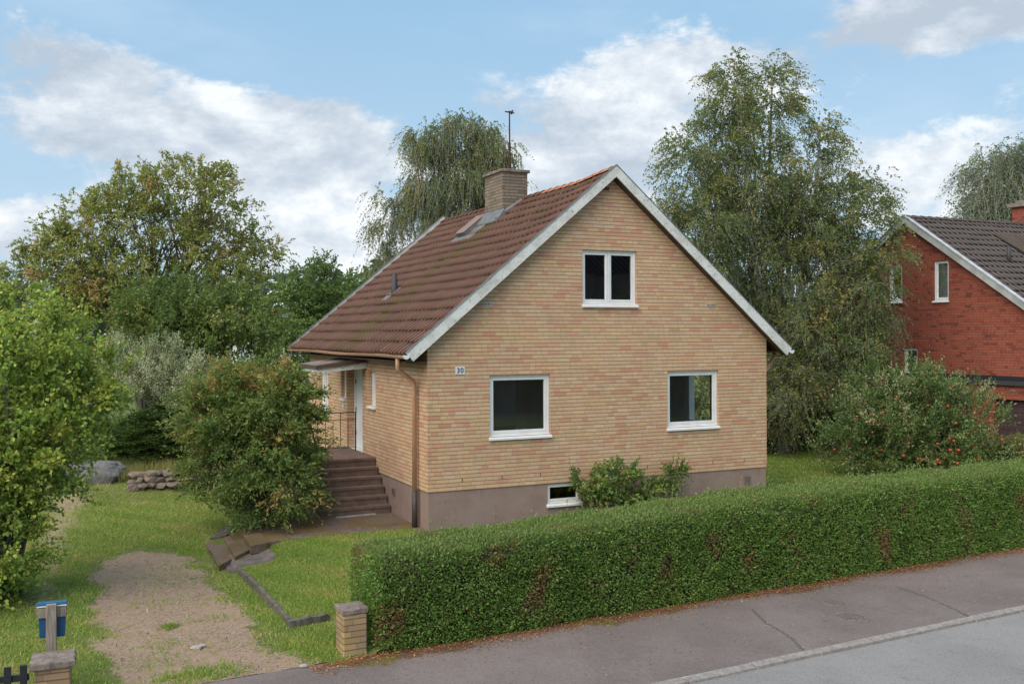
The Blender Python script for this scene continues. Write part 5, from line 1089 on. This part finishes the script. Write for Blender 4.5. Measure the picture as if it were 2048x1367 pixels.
nzz = np.sin(c[:, 0]*3.1+2)*np.cos(c[:, 1]*2.7)*.2+.12*np.sin(c[:, 0]*7+1)*np.sin(c[:, 1]*6)+np.sin(c[:, 0]*9+c[:, 1]*5)*.07+Rg.normal(0, .08, len(c))
ok = (gdist < -.05+nzz) & ((ddist < nzz) | (Rg.random(len(c)) < .25)); tb = -.27
ok &= (c[:, 0] < tb) | (c[:, 1] > 7.4) | ((c[:, 1] < 1.5) & (c[:, 0] < .35)); ok &= ~inpoly(c[:, 0], c[:, 1], PATH); ok &= (Rg.random(len(c)) < np.clip(1.25-c[:, 1]*.05, .3, 1))
blades('verge_grass', 'uneven grass along both sides of the gravel drive and on the back lawn', 'grass', c[ok], np.full(ok.sum(), .042), GP, [3, 4, 3.4, 2.2, 1.1], 62, .009)
tf = []
for u, v, r_, n in ((340,1258,.06,260),(410,1345,.26,900),(360,1352,.14,300),(600,1290,.22,900),(560,1240,.18,500),(640,1305,.16,600),(480,1200,.2,220),(320,1180,.3,110),(330,1210,.35,160),(520,1175,.2,300),(350,1290,.35,200),(430,1240,.2,60),(370,1150,.3,120),(300,1330,.3,120)):
    q = ts(onz(u, v, -.43)); tf.append(np.stack([q[0]+Rg.normal(0, r_, n), q[1]+Rg.normal(0, r_*.7, n)], 1))
tf = np.concatenate(tf); tf = tf[tf[:, 1] > .02]
blades('grass_tufts', 'scattered tufts of longer grass growing in the gravel drive', 'grass', tf, np.full(len(tf), .055), GP, [4, 4, 3, 1, .5], 63, .009, .6)
sg_ = on_ground(5000, -1.1, 1.6, 13.3, 15.2); keep_ = Rg.random(5000) < .9
blades('dry_tall_grass', 'tall half dry grass behind the dry stone wall', 'grass', sg_[keep_], np.full(keep_.sum(), .34), [(.09,.12,.035), (.14,.14,.055), (.21,.17,.09)], [3, 3, 1.5], 64, .010, .35)
sr = on_ground(60000, 11, 22, 2.5, 11); blades('side_lawn_grass', 'lawn grass between the hedge and the apple tree', 'grass', sr, np.full(len(sr), .045), GP, [4, 4, 2, .6, .2], 65, .014)
n = 11000; lt = Rg.uniform(-.5, 14, n); ls = -np.abs(Rg.normal(0, .17, n))-.02+.05*np.sin(lt*2.3); far = Rg.random(n) < .05; ls[far] = Rg.uniform(-2.5, 0, far.sum())
X = P0[0]+T_[0]*lt+S_[0]*ls; Y = P0[1]+T_[1]*lt+S_[1]*ls; Z = -.447+.012*np.sin(lt*.9)*np.sin(ls*1.3)+Rg.uniform(.001, .012, n); Dl = Rg.normal(size=(n, 3))*np.array([1, 1, .15])
V, F, Cc = leaves(np.stack([X, Y, Z], 1), Dl, Rg.uniform(.015, .04, n), .018, palette(n, [(.17,.075,.04), (.24,.11,.055), (.32,.22,.11), (.10,.055,.035), (.40,.33,.20)], [4, 3, 1, 3, .4], Rg), Rg, flat=.93)
tag(np_mesh('leaf_litter', V, F, M_leaf, None, col=Cc), 'brown fallen leaves along the foot of the hedge on the pavement', 'leaves', kind='stuff')
n = 2600; q = on_ground(n, -3.6, .2, 0, 8); ok = polydist(q[:, 0], q[:, 1], GRAV) > -.1; q = q[ok]; n = len(q); Z = height(q[:, 0], q[:, 1]); sz = Rg.uniform(.006, .017, n)
OC = np.array([(1,0,0),(-1,0,0),(0,1,0),(0,-1,0),(0,0,.7),(0,0,-.7)]); OF = np.array([(0,2,4),(2,1,4),(1,3,4),(3,0,4),(2,0,5),(1,2,5),(3,1,5),(0,3,5)])
C0 = np.stack([P0[0]+T_[0]*q[:, 0]+S_[0]*q[:, 1], P0[1]+T_[1]*q[:, 0]+S_[1]*q[:, 1], Z+.003], 1); V = (C0[:, None]+OC[None]*sz[:, None, None]*Rg.uniform(.6, 1.4, (n, 6, 1))).reshape(-1, 3); F = (OF[None]+np.arange(n)[:, None, None]*6).reshape(-1, 3)
tag(np_mesh('gravel', V, F, mottled('pebble', (.40,.32,.28), (.28,.21,.18), 12, .9), None), 'loose pebbles on the gravel drive', 'gravel', kind='stuff')
